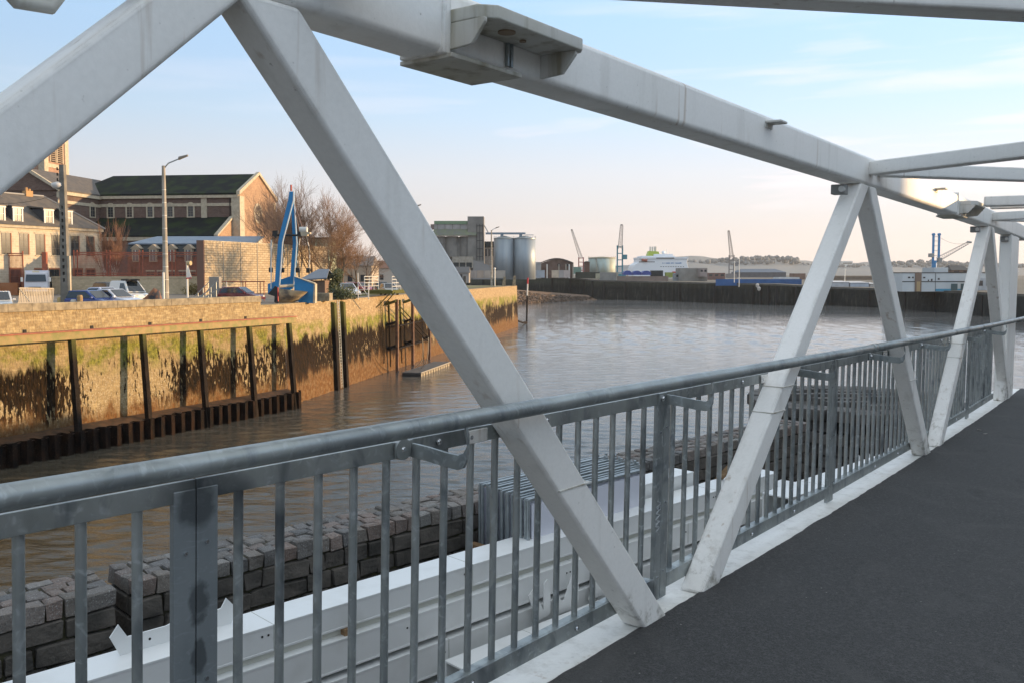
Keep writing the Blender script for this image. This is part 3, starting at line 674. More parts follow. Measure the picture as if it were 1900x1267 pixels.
    m=MB();m.hexa([pp(u,v,z) for z in(.36,.5) for u,v in((-.05,-.06),(ln,-.06),(ln,-.002),(-.05,-.002))]);m.build('edge_beam',mat('weathered_timber',(.30,.27,.22),.8),pt)
    k=0;u=.1
    while u<ln-.5:
        m=MB();m.hexa([pp(a,b,z) for z in(-.3,.29) for a,b in((u,.05),(u+.75,.05),(u+.75,wd-.05),(u,wd-.05))]);m.build('float',mat('pontoon_float',(.33,.28,.20),.7),pt,bevel=.03);u+=1.05
    m=MB();m.hexa([pp(a,b,z) for z in(-.3,.36) for a,b in((-.12,-.05),(-.03,-.05),(-.03,wd),(-.12,wd))]);m.build('end_fender',mat('black_rubber',(.03,.03,.03),.7),pt,bevel=.03)
    # mooring ropes
    for i,(px0,py0,px1,py1) in enumerate(((784,628,772,680),(795,627,781,683))):
        a=D(px0,py0,101);b=G(px1,py1,.5);P=[]
        for k in range(9):
            t=k/8;q=a.lerp(b,t);q.z-=.6*math.sin(PI*t);q.x+=.35*math.sin(PI*t)*(1-i*.2);P.append(q)
        m=MB();m.path(P,.05,5);tag(m.build('mooring_rope',mat('pale_rope',(.50,.44,.36),.9),origin=tuple(b)),['left pale mooring rope hanging down to the pontoon','right pale mooring rope hanging down to the pontoon'][i],'rope','mooring ropes over the pontoon')
    # red and white tide pole at the end of the wall
    b=G(977,598,0);m=MB();t=thing('tide_pole','slim channel marker pole with a red top off the end of the quay','marker pole',tuple(b))
    tp=D(979.5,516,b.y);zt=tp.z
    m.tube((b.x,b.y,-1),(b.x+(tp.x-b.x)*.55,b.y,zt*.6),.22,.18,8);m.build('lower_pole',PILE,t)
    m=MB();m.tube((b.x+(tp.x-b.x)*.5,b.y,zt*.55),(b.x+(tp.x-b.x)*.8,b.y,zt*.86),.17,.16,8);m.build('white_band',WHITEF,t)
    m=MB();m.tube((b.x+(tp.x-b.x)*.8,b.y,zt*.86),(tp.x,b.y,zt),.18,.17,8);m.build('red_band',mat('signal_red',(.5,.03,.04),.5),t)
    m=MB();m.path([QBp(UBE,.3,1.2),tuple(G(970,599,.5)),tuple(G(977,598,.1))],.22,6);m.build('stay',PILE,t)
quayB_items()
# ------------------------------------------------------------------ near bank: granite wall, steel stacks, masonry pier head
dg=Vector((.719,.695,0));ng=Vector((.695,-.719,0));FG=Vector((-3.67,8.12,0))    # front foot line of the granite wall
def Gp(u,o,z): v=FG+dg*u+ng*o;return (v.x,v.y,z)            # o>0 towards the bridge
def granite(u0,u1,label,ztop=8.8,th=.70,name='granite_wall'):
    rr=random.Random(int(u0*10)+50)
    t=thing(name,label,'stone wall',Gp((u0+u1)/2,-th/2,7))
    m=MB();m.hexa([Gp(u,o,z) for z in(1.0,ztop-.03) for u,o in((u0+.05,-th+.05),(u1-.05,-th+.05),(u1-.05,-.05),(u0+.05,-.05))]);m.build('mortar_core',mat('mossy_mortar',(.035,.03,.022),.95,c2=(.07,.065,.03),scale=9,bump=.6),t)
    def stone(m,ua,ub,oa,ob,za,zb,j=.014,rd=.012):
        P=[]
        for z in(za,zb):
            for u,o in((ua,oa),(ub,oa),(ub,ob),(ua,ob)):
                P.append((u+rr.uniform(-j,j),o+rr.uniform(-j,j),z+rr.uniform(-j,j)*.8))
        # pillowed block: inset top and bottom rings
        c=[sum(p[i] for p in P)/8 for i in range(3)];V=[];q=.82
        for lay,(s1,zz) in enumerate(((q,za),(1,za+rd),(1,zb-rd),(q,zb))):
            for k in range(4):
                p=P[k] if lay<2 else P[k+4]
                V.append(Gp(c[0]+(p[0]-c[0])*(1 if s1==1 else 1-rd*1.6/max(.05,abs(p[0]-c[0]))),c[1]+(p[1]-c[1])*(1 if s1==1 else 1-rd*1.6/max(.05,abs(p[1]-c[1]))),zz+rr.uniform(-.006,.006)+(p[2]-(za if lay<2 else zb))))
        fs=[(3,2,1,0),(12,13,14,15)]+[(4*l+k,4*l+(k+1)%4,4*l+4+(k+1)%4,4*l+4+k) for l in range(3) for k in range(4)]
        m._a(V,fs)
    m=MB();rows=4;rw=th/rows
    for r in range(rows):
        u=u0+.0
        while u<u1-.05:
            L=min(rr.uniform(.15,.23),u1-u)
            if u1-u-L<.12:L=u1-u
            stone(m,u+.01,u+L-.01,-th+r*rw+.008,-th+(r+1)*rw-.008,ztop-.17,ztop+rr.uniform(-.015,.012));u+=L
    m.build('coping_sett',GRAN,t)
    m=MB()
    for lay in range(9):
        zb=ztop-.175-lay*.20;u=u0
        while u<u1-.05:
            L=min(rr.uniform(.2,.38),u1-u)
            if u1-u-L<.12:L=u1-u
            stone(m,u+.01,u+L-.01,-.2,.0+rr.uniform(-.02,.015),zb-.19,zb-.01);
            if u<u0+.01 : stone(m,u+.0,u+.2,-th+.01,-.2,zb-.19,zb-.01)
            if u+L>u1-.01 and u1<5: stone(m,u1-.2,u1,-th+.01,-.2,zb-.19,zb-.01)
            u+=L
    m.build('face_stone',mat('shade_tinted_granite',(.045,.04,.034),.85,c2=(.11,.095,.08),scale=3.5,bump=.7,bscale=25),t)  # face stones coloured darker than the setts to paint in their shade
    return t
granite(-5.2,.0,'short end of the granite block wall at the near left, left of the gap')
granite(.16,13.2,'long granite block wall running away behind the white steel beams')
def bank():
    # ground of the work area between the wall and the bridge, down to the harbour bed
    m=MB()
    P=[Gp(-9,-.1,6.7),Gp(19,-.1,6.7),Gp(22,12,6.7),Gp(-9,6,6.7)]
    m.quad(*P);m.quad(P[0],P[3],(P[3][0],P[3][1],-1),(P[0][0],P[0][1],-1));m.quad(P[3],P[2],(P[2][0],P[2][1],-1),(P[3][0],P[3][1],-1));m.quad(P[1],P[0],(P[0][0],P[0][1],-1),(P[1][0],P[1][1],-1))
    m.quad(P[2],P[1],(P[1][0],P[1][1],-1),(P[2][0],P[2][1],-1))
    kind(m.build('bank_ground',mat('dark_yard_ground',(.035,.032,.03),.9,c2=(.06,.055,.045),scale=2,bump=.5)),'structure')
    # round masonry pier head beyond the wall
    c=D(1585,700,21.3);t=thing('pier_head','rounded pier head of dark layered masonry beyond the granite wall','pier head',(c.x,c.y,6.7))
    rr=random.Random(9)
    for i in range(9):
        z1=8.72-i*.26;r=2.4 if i%2==0 else 2.28
        if i==0:r=2.5
        m=MB();n=26
        for k in range(n):
            a0=2*PI*k/n+.012+i*.1;a1=2*PI*(k+1)/n-.012+i*.1;rj=r+rr.uniform(-.05,.05);ri=rj-.7;zz=z1+rr.uniform(-.02,.02)
            m.hexa([(c.x+R_*math.cos(a),c.y+R_*math.sin(a),z) for z in(z1-.24,zz) for R_,a in((ri,a0),(rj,a0),(rj,a1),(ri,a1))])
        m.build('masonry_ring',[STONEDK],t,bevel=.02)
    m=MB();m.lathe((c.x,c.y,0),[(2.1,-1),(2.1,8.62)],26);m.build('core',mat('dark_mortar',(.05,.045,.038),.95),t)
    for k in range(9):
        m=MB();a=k*.7;rw=rr.uniform(.3,1.5);m.obox((c.x+rw*math.cos(a),c.y+rw*math.sin(a)),(1,0),(0,1),.5,.12,8.63,8.74+rr.uniform(0,.05))
        m.build('top_slab',STONEDK,t)
    # masonry core under the walls continues to the end
    # white steel beams, stacked along the wall
def stack():
    def zbeam(u0,u1,o0,o1,z0,z1,label,cut=0,grp='white steel beams stacked beside the granite wall',web=True):
        t=thing('steel_beam',label,'steel beam',Gp((u0+u1)/2,(o0+o1)/2,z0),grp)
        m=MB();fl=.022
        if web:
            m.hexa([Gp(u,o,z) for z in(z1-fl,z1) for u,o in((u0,o0),(u1,o0),(u1,o1),(u0,o1))]);
            m.build('top_flange',STEELW,t,bevel=.003)
            m=MB();m.hexa([Gp(u,o,z) for z in(z0,z0+fl) for u,o in((u0,o0),(u1,o0),(u1,o1),(u0,o1))]);m.build('bottom_flange',STEELW,t,bevel=.003)
            m=MB();m.hexa([Gp(u,o,z) for z in(z0+fl,z1-fl) for u,o in((u0+.004,o1-.03),(u1-.004,o1-.03),(u1-.004,o1-.004),(u0+.004,o1-.004))]);
            m.hexa([Gp(u,o,z) for z in(z0+fl,z1-fl) for u,o in((u0+.004,o0+.004),(u1-.004,o0+.004),(u1-.004,o0+.03),(u0+.004,o0+.03))])
            m.build('web',STEELW,t)
            k=u0+1.1
            while k<u1-.3:
                m=MB();m.hexa([Gp(u,o,z) for z in(z0-.001,z1+.0025) for u,o in((k,o0-.002),(k+.007,o0-.002),(k+.007,o1+.003),(k,o1+.003))]);m.build('weld_seam',mat('scuffed_white',(.52,.53,.50),.6),t)
                for q in(.05,.11):
                    m=MB();c=Vector(Gp(k-q,o1-.001,(z0+z1)/2+.04));m.tube(tuple(c),tuple(c+ng*.004),.010,n=10);m.build('bolt_hole',DARK,t)
                k+=2.35
        return t
    F0=Vector(G(640,1118,8.6));o1=(F0-FG).dot(ng);w=.42
    uL=(Vector(G(60,1250,8.6))-FG).dot(dg);
    b1=zbeam(-2.6,9.6,o1-w,o1,8.36,8.60,'uppermost long white steel box beam lying beside the granite wall')
    # notched end plate with bolt holes standing up on the first beam
    def gusset(u,o,z,poly,label,holes=(),axis=dg,name='gusset_plate'):
        m=MB();q=FG+dg*u+ng*o;P=[(q.x+axis.x*a,q.y+axis.y*a,z+b) for a,b in poly];nn=Vector((axis.y,-axis.x,0))*.014
        m.prism(P,tuple(nn));ob=m.build(name,STEELW,origin=(q.x,q.y,z));tag(ob,label,'steel plate')
        if holes:
            m=MB()
            for a,b in holes:
                p=Vector((q.x+axis.x*a,q.y+axis.y*a,z+b));m.tube(tuple(p+nn*1.02),tuple(p+nn*1.2),.011,n=10)
            m.build('bolt_hole',DARK,ob)
        return ob
    ug=(Vector(G(232,1165,8.6))-FG).dot(dg)
    gusset(ug-.30,o1-.30,8.60,[(.06,0),(1.02,0),(1.08,.12),(.98,.24),(.93,.16),(.80,.15),(.55,.17),(.44,.14),(.12,.14),(.05,.26),(-.02,.17)],'pointed white end plate with bolt holes standing on the nearest beam',[(.22,.07),(.30,.07),(.42,.07)][:2])
    zbeam(-3.4,10.4,o1-w+.03,o1+.05,7.99,8.29,'second white steel box beam directly below the uppermost one')
    m=MB();m.hexa([Gp(u,o,z) for z in(8.29,8.36) for u,o in((-2.5,o1-w+.1),(9.5,o1-w+.1),(9.5,o1-.05),(-2.5,o1-.05))]);tag(m.build('packing_strip',mat('cream_packing',(.62,.62,.55),.5)),'cream packing strip between the two upper white beams','packing strip')
    zbeam(-3.0,10.6,o1-w+.05,o1+.08,7.60,7.93,'third white steel box beam near the bottom of the stack')
    zbeam(-3.0,10.6,o1-w+.05,o1+.10,7.15,7.50,'lowest white steel box beam resting on the yard')
    zbeam(2.6,9.0,o1+.25,o1+.95,7.50,7.82,'wide white steel beam in front of the stack, close under the railing')
    zbeam(5.2,8.0,o1-w-.46,o1-w-.06,8.48,8.78,'short white steel beam with a cut end between stack and barrier panels')
    zbeam(8.6,13.0,o1+.3,o1+.75,8.1,8.5,'far white steel beam with rounded end below the fourth panel')
    # timber packers
    for i,(px,py,z,l,lab) in enumerate(((642,1172,8.30,.5,'short raw timber packer sticking out of the stack of beams'),(905,1023,8.30,.3,'timber packer wedged between the beams under the first diagonal'),(1445,905,8.05,.3,'timber packer below the far white beam'))):
        q=Vector(G(px,py,z));u=(q-FG).dot(dg);o=(q-FG).dot(ng)
        m=MB();m.hexa([Gp(a,b,c) for c in(z-.02,z+.055) for a,b in((u-.05,o-l),(u+.05,o-l),(u+.05,o+.06),(u-.05,o+.06))]);tag(m.build('timber_packer',WOOD,bevel=.004,origin=tuple(q)),lab,'timber')
    q=Vector(G(1318,905,8.4));q2=Vector(G(1360,860,8.9));m=MB();m.tube(q,q2,.05,n=4);tag(m.build('timber_plank',WOOD,origin=tuple(q)),'slanting brown timber plank leaning against the granite wall','timber')
    # upright notched plates in front
    ub=lambda px,py,z:((Vector(G(px,py,z))-FG).dot(dg),(Vector(G(px,py,z))-FG).dot(ng))
    u,o=ub(990,1150,7.82);ax=(dg*.9+ng*.1).normalized()
    gusset(u,o,7.82,[(.05,-.02),(.22,0),(.26,.02),(.26,.36),(.21,.42),(.16,.38),(.15,.08),(-.02,.36),(-.09,.30)],'forked white steel plate standing just behind the railing left of the diagonal',[(.0,.26),(.02,.2)])
    gusset(u+.42,o+.02,7.82,[(-.08,-.02),(.3,-.02),(.3,.42),(.24,.46),(.05,.12),(.0,.12),(-.08,.30),(-.12,.26)],'V-notched white steel plate right of the forked one',[(.2,.32)])
    gusset(u+1.0,o-.02,7.82,[(-.05,-.02),(.32,-.02),(.16,.36),(.08,.40)],'pointed white steel plate right of the V-notched one')
    for k in range(6):
        px=1545+k*19;py=880-k*9;u,o=ub(px,py,8.35);hh=(.42,.34,.5,.45,.3,.38)[k]
        gusset(u,o,8.0,[(0,-.3),(.34,-.3),(.34,hh*.8),(.2,hh),(.0,hh*.55)],['nearest','second','third','fourth','fifth','farthest'][k]+' white notched plate in the row beyond the third railing post')
    # galvanised barrier panels
    a0=Vector(G(893,893,9.1));b0=Vector(G(979,923,9.1));n=17
    rr=random.Random(4);dirp=(Vector(G(1110,843,9.1))-a0).normalized();dirp.z=0
    ordn=['first','second','third','fourth','fifth','sixth','seventh','eighth','ninth','tenth','eleventh','twelfth','thirteenth','fourteenth','fifteenth','sixteenth','seventeenth']
    for i in range(n):
        a=a0.lerp(b0,i/(n-1));L=2.32+rr.uniform(-.05,.05);j=rr.uniform(-.03,.03);a=a+dirp*j
        t=thing('barrier_panel',ordn[i]+' galvanised barrier panel in the upright stack, counted from the water','barrier panel',(a.x,a.y,7.5),'galvanised barrier panels standing against the granite wall')
        b=a+dirp*L;zt=9.08+rr.uniform(-.015,.015);m=MB()
        m.tube((a.x,a.y,7.6),(a.x,a.y,zt),.02,n=8);m.tube((b.x,b.y,7.6),(b.x,b.y,zt+.05),.02,n=8)
        q=Vector((dirp.y,-dirp.x,0))*.017
        for z in(7.65,zt-.02):
            m.hexa([tuple(p) for p in(a-q+Vector((0,0,z-a.z)),b-q+Vector((0,0,z-b.z)),b+q+Vector((0,0,z-b.z)),a+q+Vector((0,0,z-a.z)),a-q+Vector((0,0,z+.03-a.z)),b-q+Vector((0,0,z+.03-b.z)),b+q+Vector((0,0,z+.03-b.z)),a+q+Vector((0,0,z+.03-a.z)))])
        m.build('frame',mat('new_galvanised',(.36,.39,.40),.4,.5,c2=(.25,.28,.29),scale=9),t)
        m=MB();q=q*.3;m.hexa([tuple(p) for z in(7.7,zt-.06) for p in(Vector((a.x,a.y,z))+dirp*.06-q,Vector((b.x,b.y,z))-dirp*.05-q,Vector((b.x,b.y,z))-dirp*.05+q,Vector((a.x,a.y,z))+dirp*.06+q)])
        m.build('infill_sheet',mat('white_plastic_sheet',(.66,.67,.74),.4),t)
bank();stack()
# ------------------------------------------------------------------ left bank town
def facade_win(m,p,u,n,w,h,d=.02): pass
class Wall:
    """a vertical facade: origin, direction along it, outward normal"""
    def __init__(s,p,d): s.p=Vector((p[0],p[1],0));s.d=Vector((d[0],d[1],0)).normalized();s.n=Vector((s.d.y,-s.d.x,0))
    def __call__(s,u,o,z): v=s.p+s.d*u+s.n*o;return (v.x,v.y,z)
    def box(s,m,u0,u1,o0,o1,z0,z1): return m.hexa([s(u,o,z) for z in(z0,z1) for u,o in((u0,o0),(u1,o0),(u1,o1),(u0,o1))])
    def at(s,px,off=0):
        k=(px-CX)/F;p=s.p+s.n*off;return (k*p.y-p.x)/(s.d.x-k*s.d.y)
def arch(W,u,o,z0,zs,hw,n=10):
    P=[W(u-hw,o,z0),W(u+hw,o,z0)]+[W(u+hw*math.cos(PI*i/n),o,zs+hw*math.sin(PI*i/n)) for i in range(n+1)];return P
def arch_window(W,u,z0,zs,hw,root,trim=LIME):
    m=MB();n=10;o=.10;a=arch(W,u,o,z0-.18,zs,hw+.28);b=arch(W,u,o,z0+.02,zs,hw)
    V=a+b;k=len(a);fs=[(i,(i+1)%k,k+(i+1)%k,k+i) for i in range(k)]
    d=W.n*-.12;V2=[tuple(Vector(p)+d) for p in a];V+=V2;fs+=[(i,(i+1)%k,2*k+(i+1)%k,2*k+i) for i in range(k)];m._a(V,fs)
    f=m.build('window',trim,root)
    m=MB();m.prism(arch(W,u,.03,z0,zs,hw),tuple(W.n*-.02));m.build('pane',GLASS,f)
    m=MB()
    for x in(0,): W.box(m,u-.04,u+.04,.04,.07,z0,zs+hw*.95)
    for z in srange(z0+.5,zs,.55): W.box(m,u-hw,u+hw,.04,.065,z-.03,z+.03)
    m.build('bar',FRM,f)
def rect_window(W,u,z0,z1,hw,root,reveal=None,frame=True):
    m=MB();W.box(m,u-hw-.12,u+hw+.12,-.02,.05,z1,z1+.22)
    if reveal: W.box(m,u-hw-.16,u-hw,-.02,.04,z0,z1);W.box(m,u+hw,u+hw+.16,-.02,.04,z0,z1)
    f=m.build('window',reveal or LIME,root);m=MB();W.box(m,u-hw-.14,u+hw+.14,-.02,.1,z0-.12,z0);m.build('sill',LIME,f)
    m=MB();W.box(m,u-hw,u+hw,-.01,.012,z0,z1);m.build('pane',GLASS,f)
    m=MB();W.box(m,u-.03,u+.03,.013,.03,z0,z1)
    for k in(1,2): z=z0+(z1-z0)*k/3;W.box(m,u-hw,u+hw,.013,.028,z-.02,z+.02)
    for s in(-1,1): W.box(m,u+s*hw-.035,u+s*hw+.035,.013,.034,z0,z1)
    m.build('frame',FRM,f)
CHB=brickmat('church_brick',(.125,.072,.055),(.17,.11,.085),(.15,.115,.095),.5,.17,.02,0)
CHG=brickmat('church_gable_brick',(.30,.17,.10),(.40,.25,.15),(.36,.27,.18),.5,.17,.02,PI/2)
TOWB=brickmat('tower_brick',(.30,.15,.10),(.38,.22,.15),(.36,.28,.2),.5,.17,.02,PI/4)
def church():
    t=thing('church','large brown brick church with slate roof, rose window gable and square bell tower','church',(-64,167,GZ))
    d1=Vector((27.3,-3.4,0)).normalized()
    W=Wall((-78,168.4),(d1.x,d1.y));Ln=(Vector((-50.7,165,0))-Vector((-78,168.4,0))).length;dep=17.2
    ze,zr=26.5,30.9
    # nave body
    m=MB();W.box(m,-2,Ln,0,-dep,GZ,ze-.25);m.build('nave_wall',CHB,t)
    m=MB();a=W(Ln+.03,0,ze-.25);b=W(Ln+.03,-dep,ze-.25);c=W(Ln+.03,-dep/2,zr-.15);
    g0=W(Ln+.03,0,GZ);g1=W(Ln+.03,-dep,GZ);m.prism([g0,g1,b,c,a],tuple(W.d*.35));m.build('gable_wall',CHG,t)
    # roof
    m=MB();ov=.5
    P=[W(-6,ov,ze),W(Ln+.3,ov,ze),W(Ln+.3,-dep/2,zr+.05),W(-2,-dep/2,zr+.05)];Q=[W(-2,-dep/2,zr+.05),W(Ln+.3,-dep/2,zr+.05),W(Ln+.3,-dep-ov,ze),W(-6,-dep-ov,ze)]
    m.prism(P,(0,0,-.3));m.prism(Q,(0,0,-.3));rf=m.build('roof',MOSSR,t)
    # stone coping of the gable
    m=MB()
    for o0,o1 in((ov+.1,-dep/2),(-dep-ov-.1,-dep/2)):
        m.hexa([W(Ln+.1,o0,ze-.35),W(Ln+.75,o0,ze-.35),W(Ln+.75,o1,zr-.15),W(Ln+.1,o1,zr-.15),W(Ln+.1,o0,ze+.35),W(Ln+.75,o0,ze+.35),W(Ln+.75,o1,zr+.42),W(Ln+.1,o1,zr+.42)])
    m.build('gable_coping',LIME,t)
    m=MB();W.box(m,-1.9,Ln+.3,.0,.45,ze-.85,ze-.3);m.build('cornice',LIME,t)
    m=MB();W.box(m,-1.9,Ln+.05,.0,.14,ze-2.35,ze-1.8);m.build('string_course',LIME,t)
    up=W.at(382);m=MB();W.box(m,up-.55,up+.55,.0,.22,21.8,ze-.8);m.build('pilaster',LIME,t)
    m=MB();W.box(m,Ln-1.0,Ln+.4,.0,.35,GZ,ze-.5);W.box(m,Ln+.35,Ln+.62,.3,-1.7,GZ,ze-.5);m.build('corner_pier',LIME,t)
    m=MB();W.box(m,Ln+.35,Ln+.55,-dep+1.2,-dep,GZ,ze-.5);m.build('corner_pier',LIME,t)
    for px in(209,244,282,319,357): arch_window(W,W.at(px),22.25,24.15,.50,t)
    m=MB();u=W.at(430);m.tube(W(u,.2,ze-.6),W(u,.2,21.8),.08,n=5);m.build('downpipe',DARK,t)
    # rose window and porch on the sunny gable
    Gb=Wall(W(Ln+.38,0,0)[:2],(-W.n.x,-W.n.y))
    if Gb.n.dot(Vector((1,0,0)))<0: Gb.n=-Gb.n
    cu=dep/2-.3;cz=23.3
    m=MB();n=28
    for r0,r1 in((1.95,1.55),(.5,.3)):
        V=[];
        for i in range(n):
            a=2*PI*i/n
            for r in(r0,r1):
                for o in(0,.14): V.append(Gb(cu+r*math.cos(a),o,cz+r*math.sin(a)))
        fs=[]
        for i in range(n):
            j=(i+1)%n
            for q in((0,1),(1,3),(3,2),(2,0)): fs.append((4*i+q[0],4*i+q[1],4*j+q[1],4*j+q[0]))
        m._a(V,fs)
    for i in range(10):
        a=2*PI*i/10;m.tube(Gb(cu+.5*math.cos(a),.07,cz+.5*math.sin(a)),Gb(cu+1.6*math.cos(a),.07,cz+1.6*math.sin(a)),.08,n=4)
    f=m.build('rose_window',LIME,t)
    m=MB();m.prism([Gb(cu+1.6*math.cos(2*PI*i/n),.02,cz+1.6*math.sin(2*PI*i/n)) for i in range(n)],tuple(Gb.n*.02));m.build('pane',mat('dull_stained_glass',(.16,.12,.09),.3),f)
    m=MB();P=[Gb(cu-2.0,0,GZ),Gb(cu+2.0,0,GZ),Gb(cu+1.8,0,15.6),Gb(cu+.9,0,18.2),Gb(cu,0,19.6),Gb(cu-.9,0,18.2),Gb(cu-1.8,0,15.6)];m.prism(P,tuple(Gb.n*.55));pw=m.build('portal',LIME,t)
    m=MB();m.prism(arch(Gb,cu,.56,GZ,15.6,.8),tuple(Gb.n*.02));m.build('door',mat('dark_red_door',(.12,.04,.03),.6),pw)
    # side aisle with lean-to roof
    m=MB();W.box(m,-2,Ln-1.2,0,6.0,GZ,18.3);m.build('aisle_wall',CHB,t)
    m=MB();m.prism([W(-2,.0,21.9),W(Ln-1.4,.0,21.9),W(Ln-1.4,6.4,18.3),W(-2,6.4,18.3)],(0,0,.22));m.build('aisle_roof',MOSSR,t)
    m=MB();m.prism([W(Ln-1.25,0,21.9),W(Ln-1.25,6.5,18.2),W(Ln-1.25,6.5,17.4),W(Ln-1.25,0,17.4)],tuple(W.d*.35));m.build('aisle_gable',CHG,t)
    m=MB();m.hexa([W(Ln-1.45,.1,21.95),W(Ln-.7,.1,21.95),W(Ln-.7,6.7,18.25),W(Ln-1.45,6.7,18.25),W(Ln-1.45,.1,22.3),W(Ln-.7,.1,22.3),W(Ln-.7,6.7,18.6),W(Ln-1.45,6.7,18.6)]);m.build('gable_coping',LIME,t)
    m=MB();W.box(m,-2,Ln-1.2,6.01,6.3,17.6,18.25);m.build('cornice',LIME,t)
    # transept wing towards the camera
    V2=Wall((-79.4,156.5),(.15,1));L2=13.5;hw=6.0
    m=MB();V2.box(m,0,L2,0,-2*hw,GZ,ze-.25);m.build('transept_wall',CHB,t)
    m=MB();m.prism([V2(0,.0,ze-.25),V2(0,-2*hw,ze-.25),V2(0,-hw,zr-.9)],tuple(V2.d*-.3));m.build('transept_gable',CHB,t)
    m=MB();zt=zr-.65;m.prism([V2(-.3,.5,ze-.1),V2(L2+8,.5,ze-.1),V2(L2+8,-hw,zt),V2(-.3,-hw,zt)],(0,0,-.25));m.prism([V2(-.3,-hw,zt),V2(L2+8,-hw,zt),V2(L2+8,-2*hw-.5,ze-.1),V2(-.3,-2*hw-.5,ze-.1)],(0,0,-.25));m.build('transept_roof',SLATE,t)
    m=MB()
    for o0,o1 in((.7,-hw),(-2*hw-.7,-hw)):
        m.hexa([V2(-.75,o0,ze-.5),V2(-.2,o0,ze-.5),V2(-.2,o1,zt-.35),V2(-.75,o1,zt-.35),V2(-.75,o0,ze+.0),V2(-.2,o0,ze+.0),V2(-.2,o1,zt+.3),V2(-.75,o1,zt+.3)])
    m.build('gable_coping',LIME,t)
    m=MB();V2.box(m,-.3,L2,.0,.45,ze-.95,ze-.35);m.build('cornice',LIME,t)
    m=MB();V2.box(m,-.3,L2,.0,.14,ze-2.45,ze-1.9);m.build('string_course',LIME,t)
    arch_window(V2,V2.at(175),22.2,24.0,.62,t)
    # bell tower
    tw=7.8;Tn=Wall((-94,180),(.12,.99));zt=41.3
    tr=[]
    m=MB();Tn.box(m,0,tw,0,-tw,GZ,zt);twr=m.build('bell_tower',TOWB,t)
    m=MB()
    for u0 in(-.12,tw-1.15): Tn.box(m,u0,u0+1.27,-.3,.14,GZ,zt);
    for o0 in(-1.15,-tw-.1): Tn.box(m,-.14,.3,o0,o0+1.2,GZ,zt)
    Tn.box(m,0,tw,.0,.13,33.2,34.0)
    Tn.box(m,-.5,tw+.5,.5,-tw-.5,zt,zt+.6);Tn.box(m,-.2,tw+.2,.2,-tw-.2,zt+.6,zt+1.4);m.build('tower_trim',LIME,twr)
    m=MB();c=Vector(Tn(tw/2,-tw/2,zt+1.4));q=[Tn(-.3,.3,zt+1.4),Tn(tw+.3,.3,zt+1.4),Tn(tw+.3,-tw-.3,zt+1.4),Tn(-.3,-tw-.3,zt+1.4)];m._a(q+[(c.x,c.y,zt+6)],[(0,1,4),(1,2,4),(2,3,4),(3,0,4),(3,2,1,0)]);m.build('tower_roof',SLATE,twr)
    for k,u in enumerate((tw/2-1.15,tw/2+1.15)):
        m=MB();o=.14;a=arch(Tn,u,o,34.4,38.2,1.05);b=arch(Tn,u,o,34.4,38.2,.82);kk=len(a);m._a(a+b,[(i,(i+1)%kk,kk+(i+1)%kk,kk+i) for i in range(kk)]);f=m.build('louvre_opening',LIME,twr)
        m=MB();m.prism(arch(Tn,u,.02,34.4,38.2,.82),tuple(Tn.n*.02));m.build('pane',DARK,f)
        m=MB()
        for z in srange(34.6,38.6,.42): m.hexa([Tn(u-.8,.03,z+.18),Tn(u+.8,.03,z+.18),Tn(u+.8,.22,z),Tn(u-.8,.22,z),Tn(u-.8,.03,z+.24),Tn(u+.8,.03,z+.24),Tn(u+.8,.22,z+.06),Tn(u-.8,.22,z+.06)])
        m.build('louvre',mat('weathered_louvre',(.30,.22,.15),.8),f)
    arch_window(Tn,tw*.32,29.6,30.9,.55,t)
    Tf=Wall(Tn(0,-tw,0)[:2],(Tn.n.x,Tn.n.y));Tf.n=-Tn.d
    arch_window(Tf,tw*.62,30.2,31.4,.6,t)
church()
STUC=brickmat('warm_rubble_stone',(.62,.52,.38),(.50,.41,.29),(.64,.55,.42),.6,.3,.03,PI/2,.4)
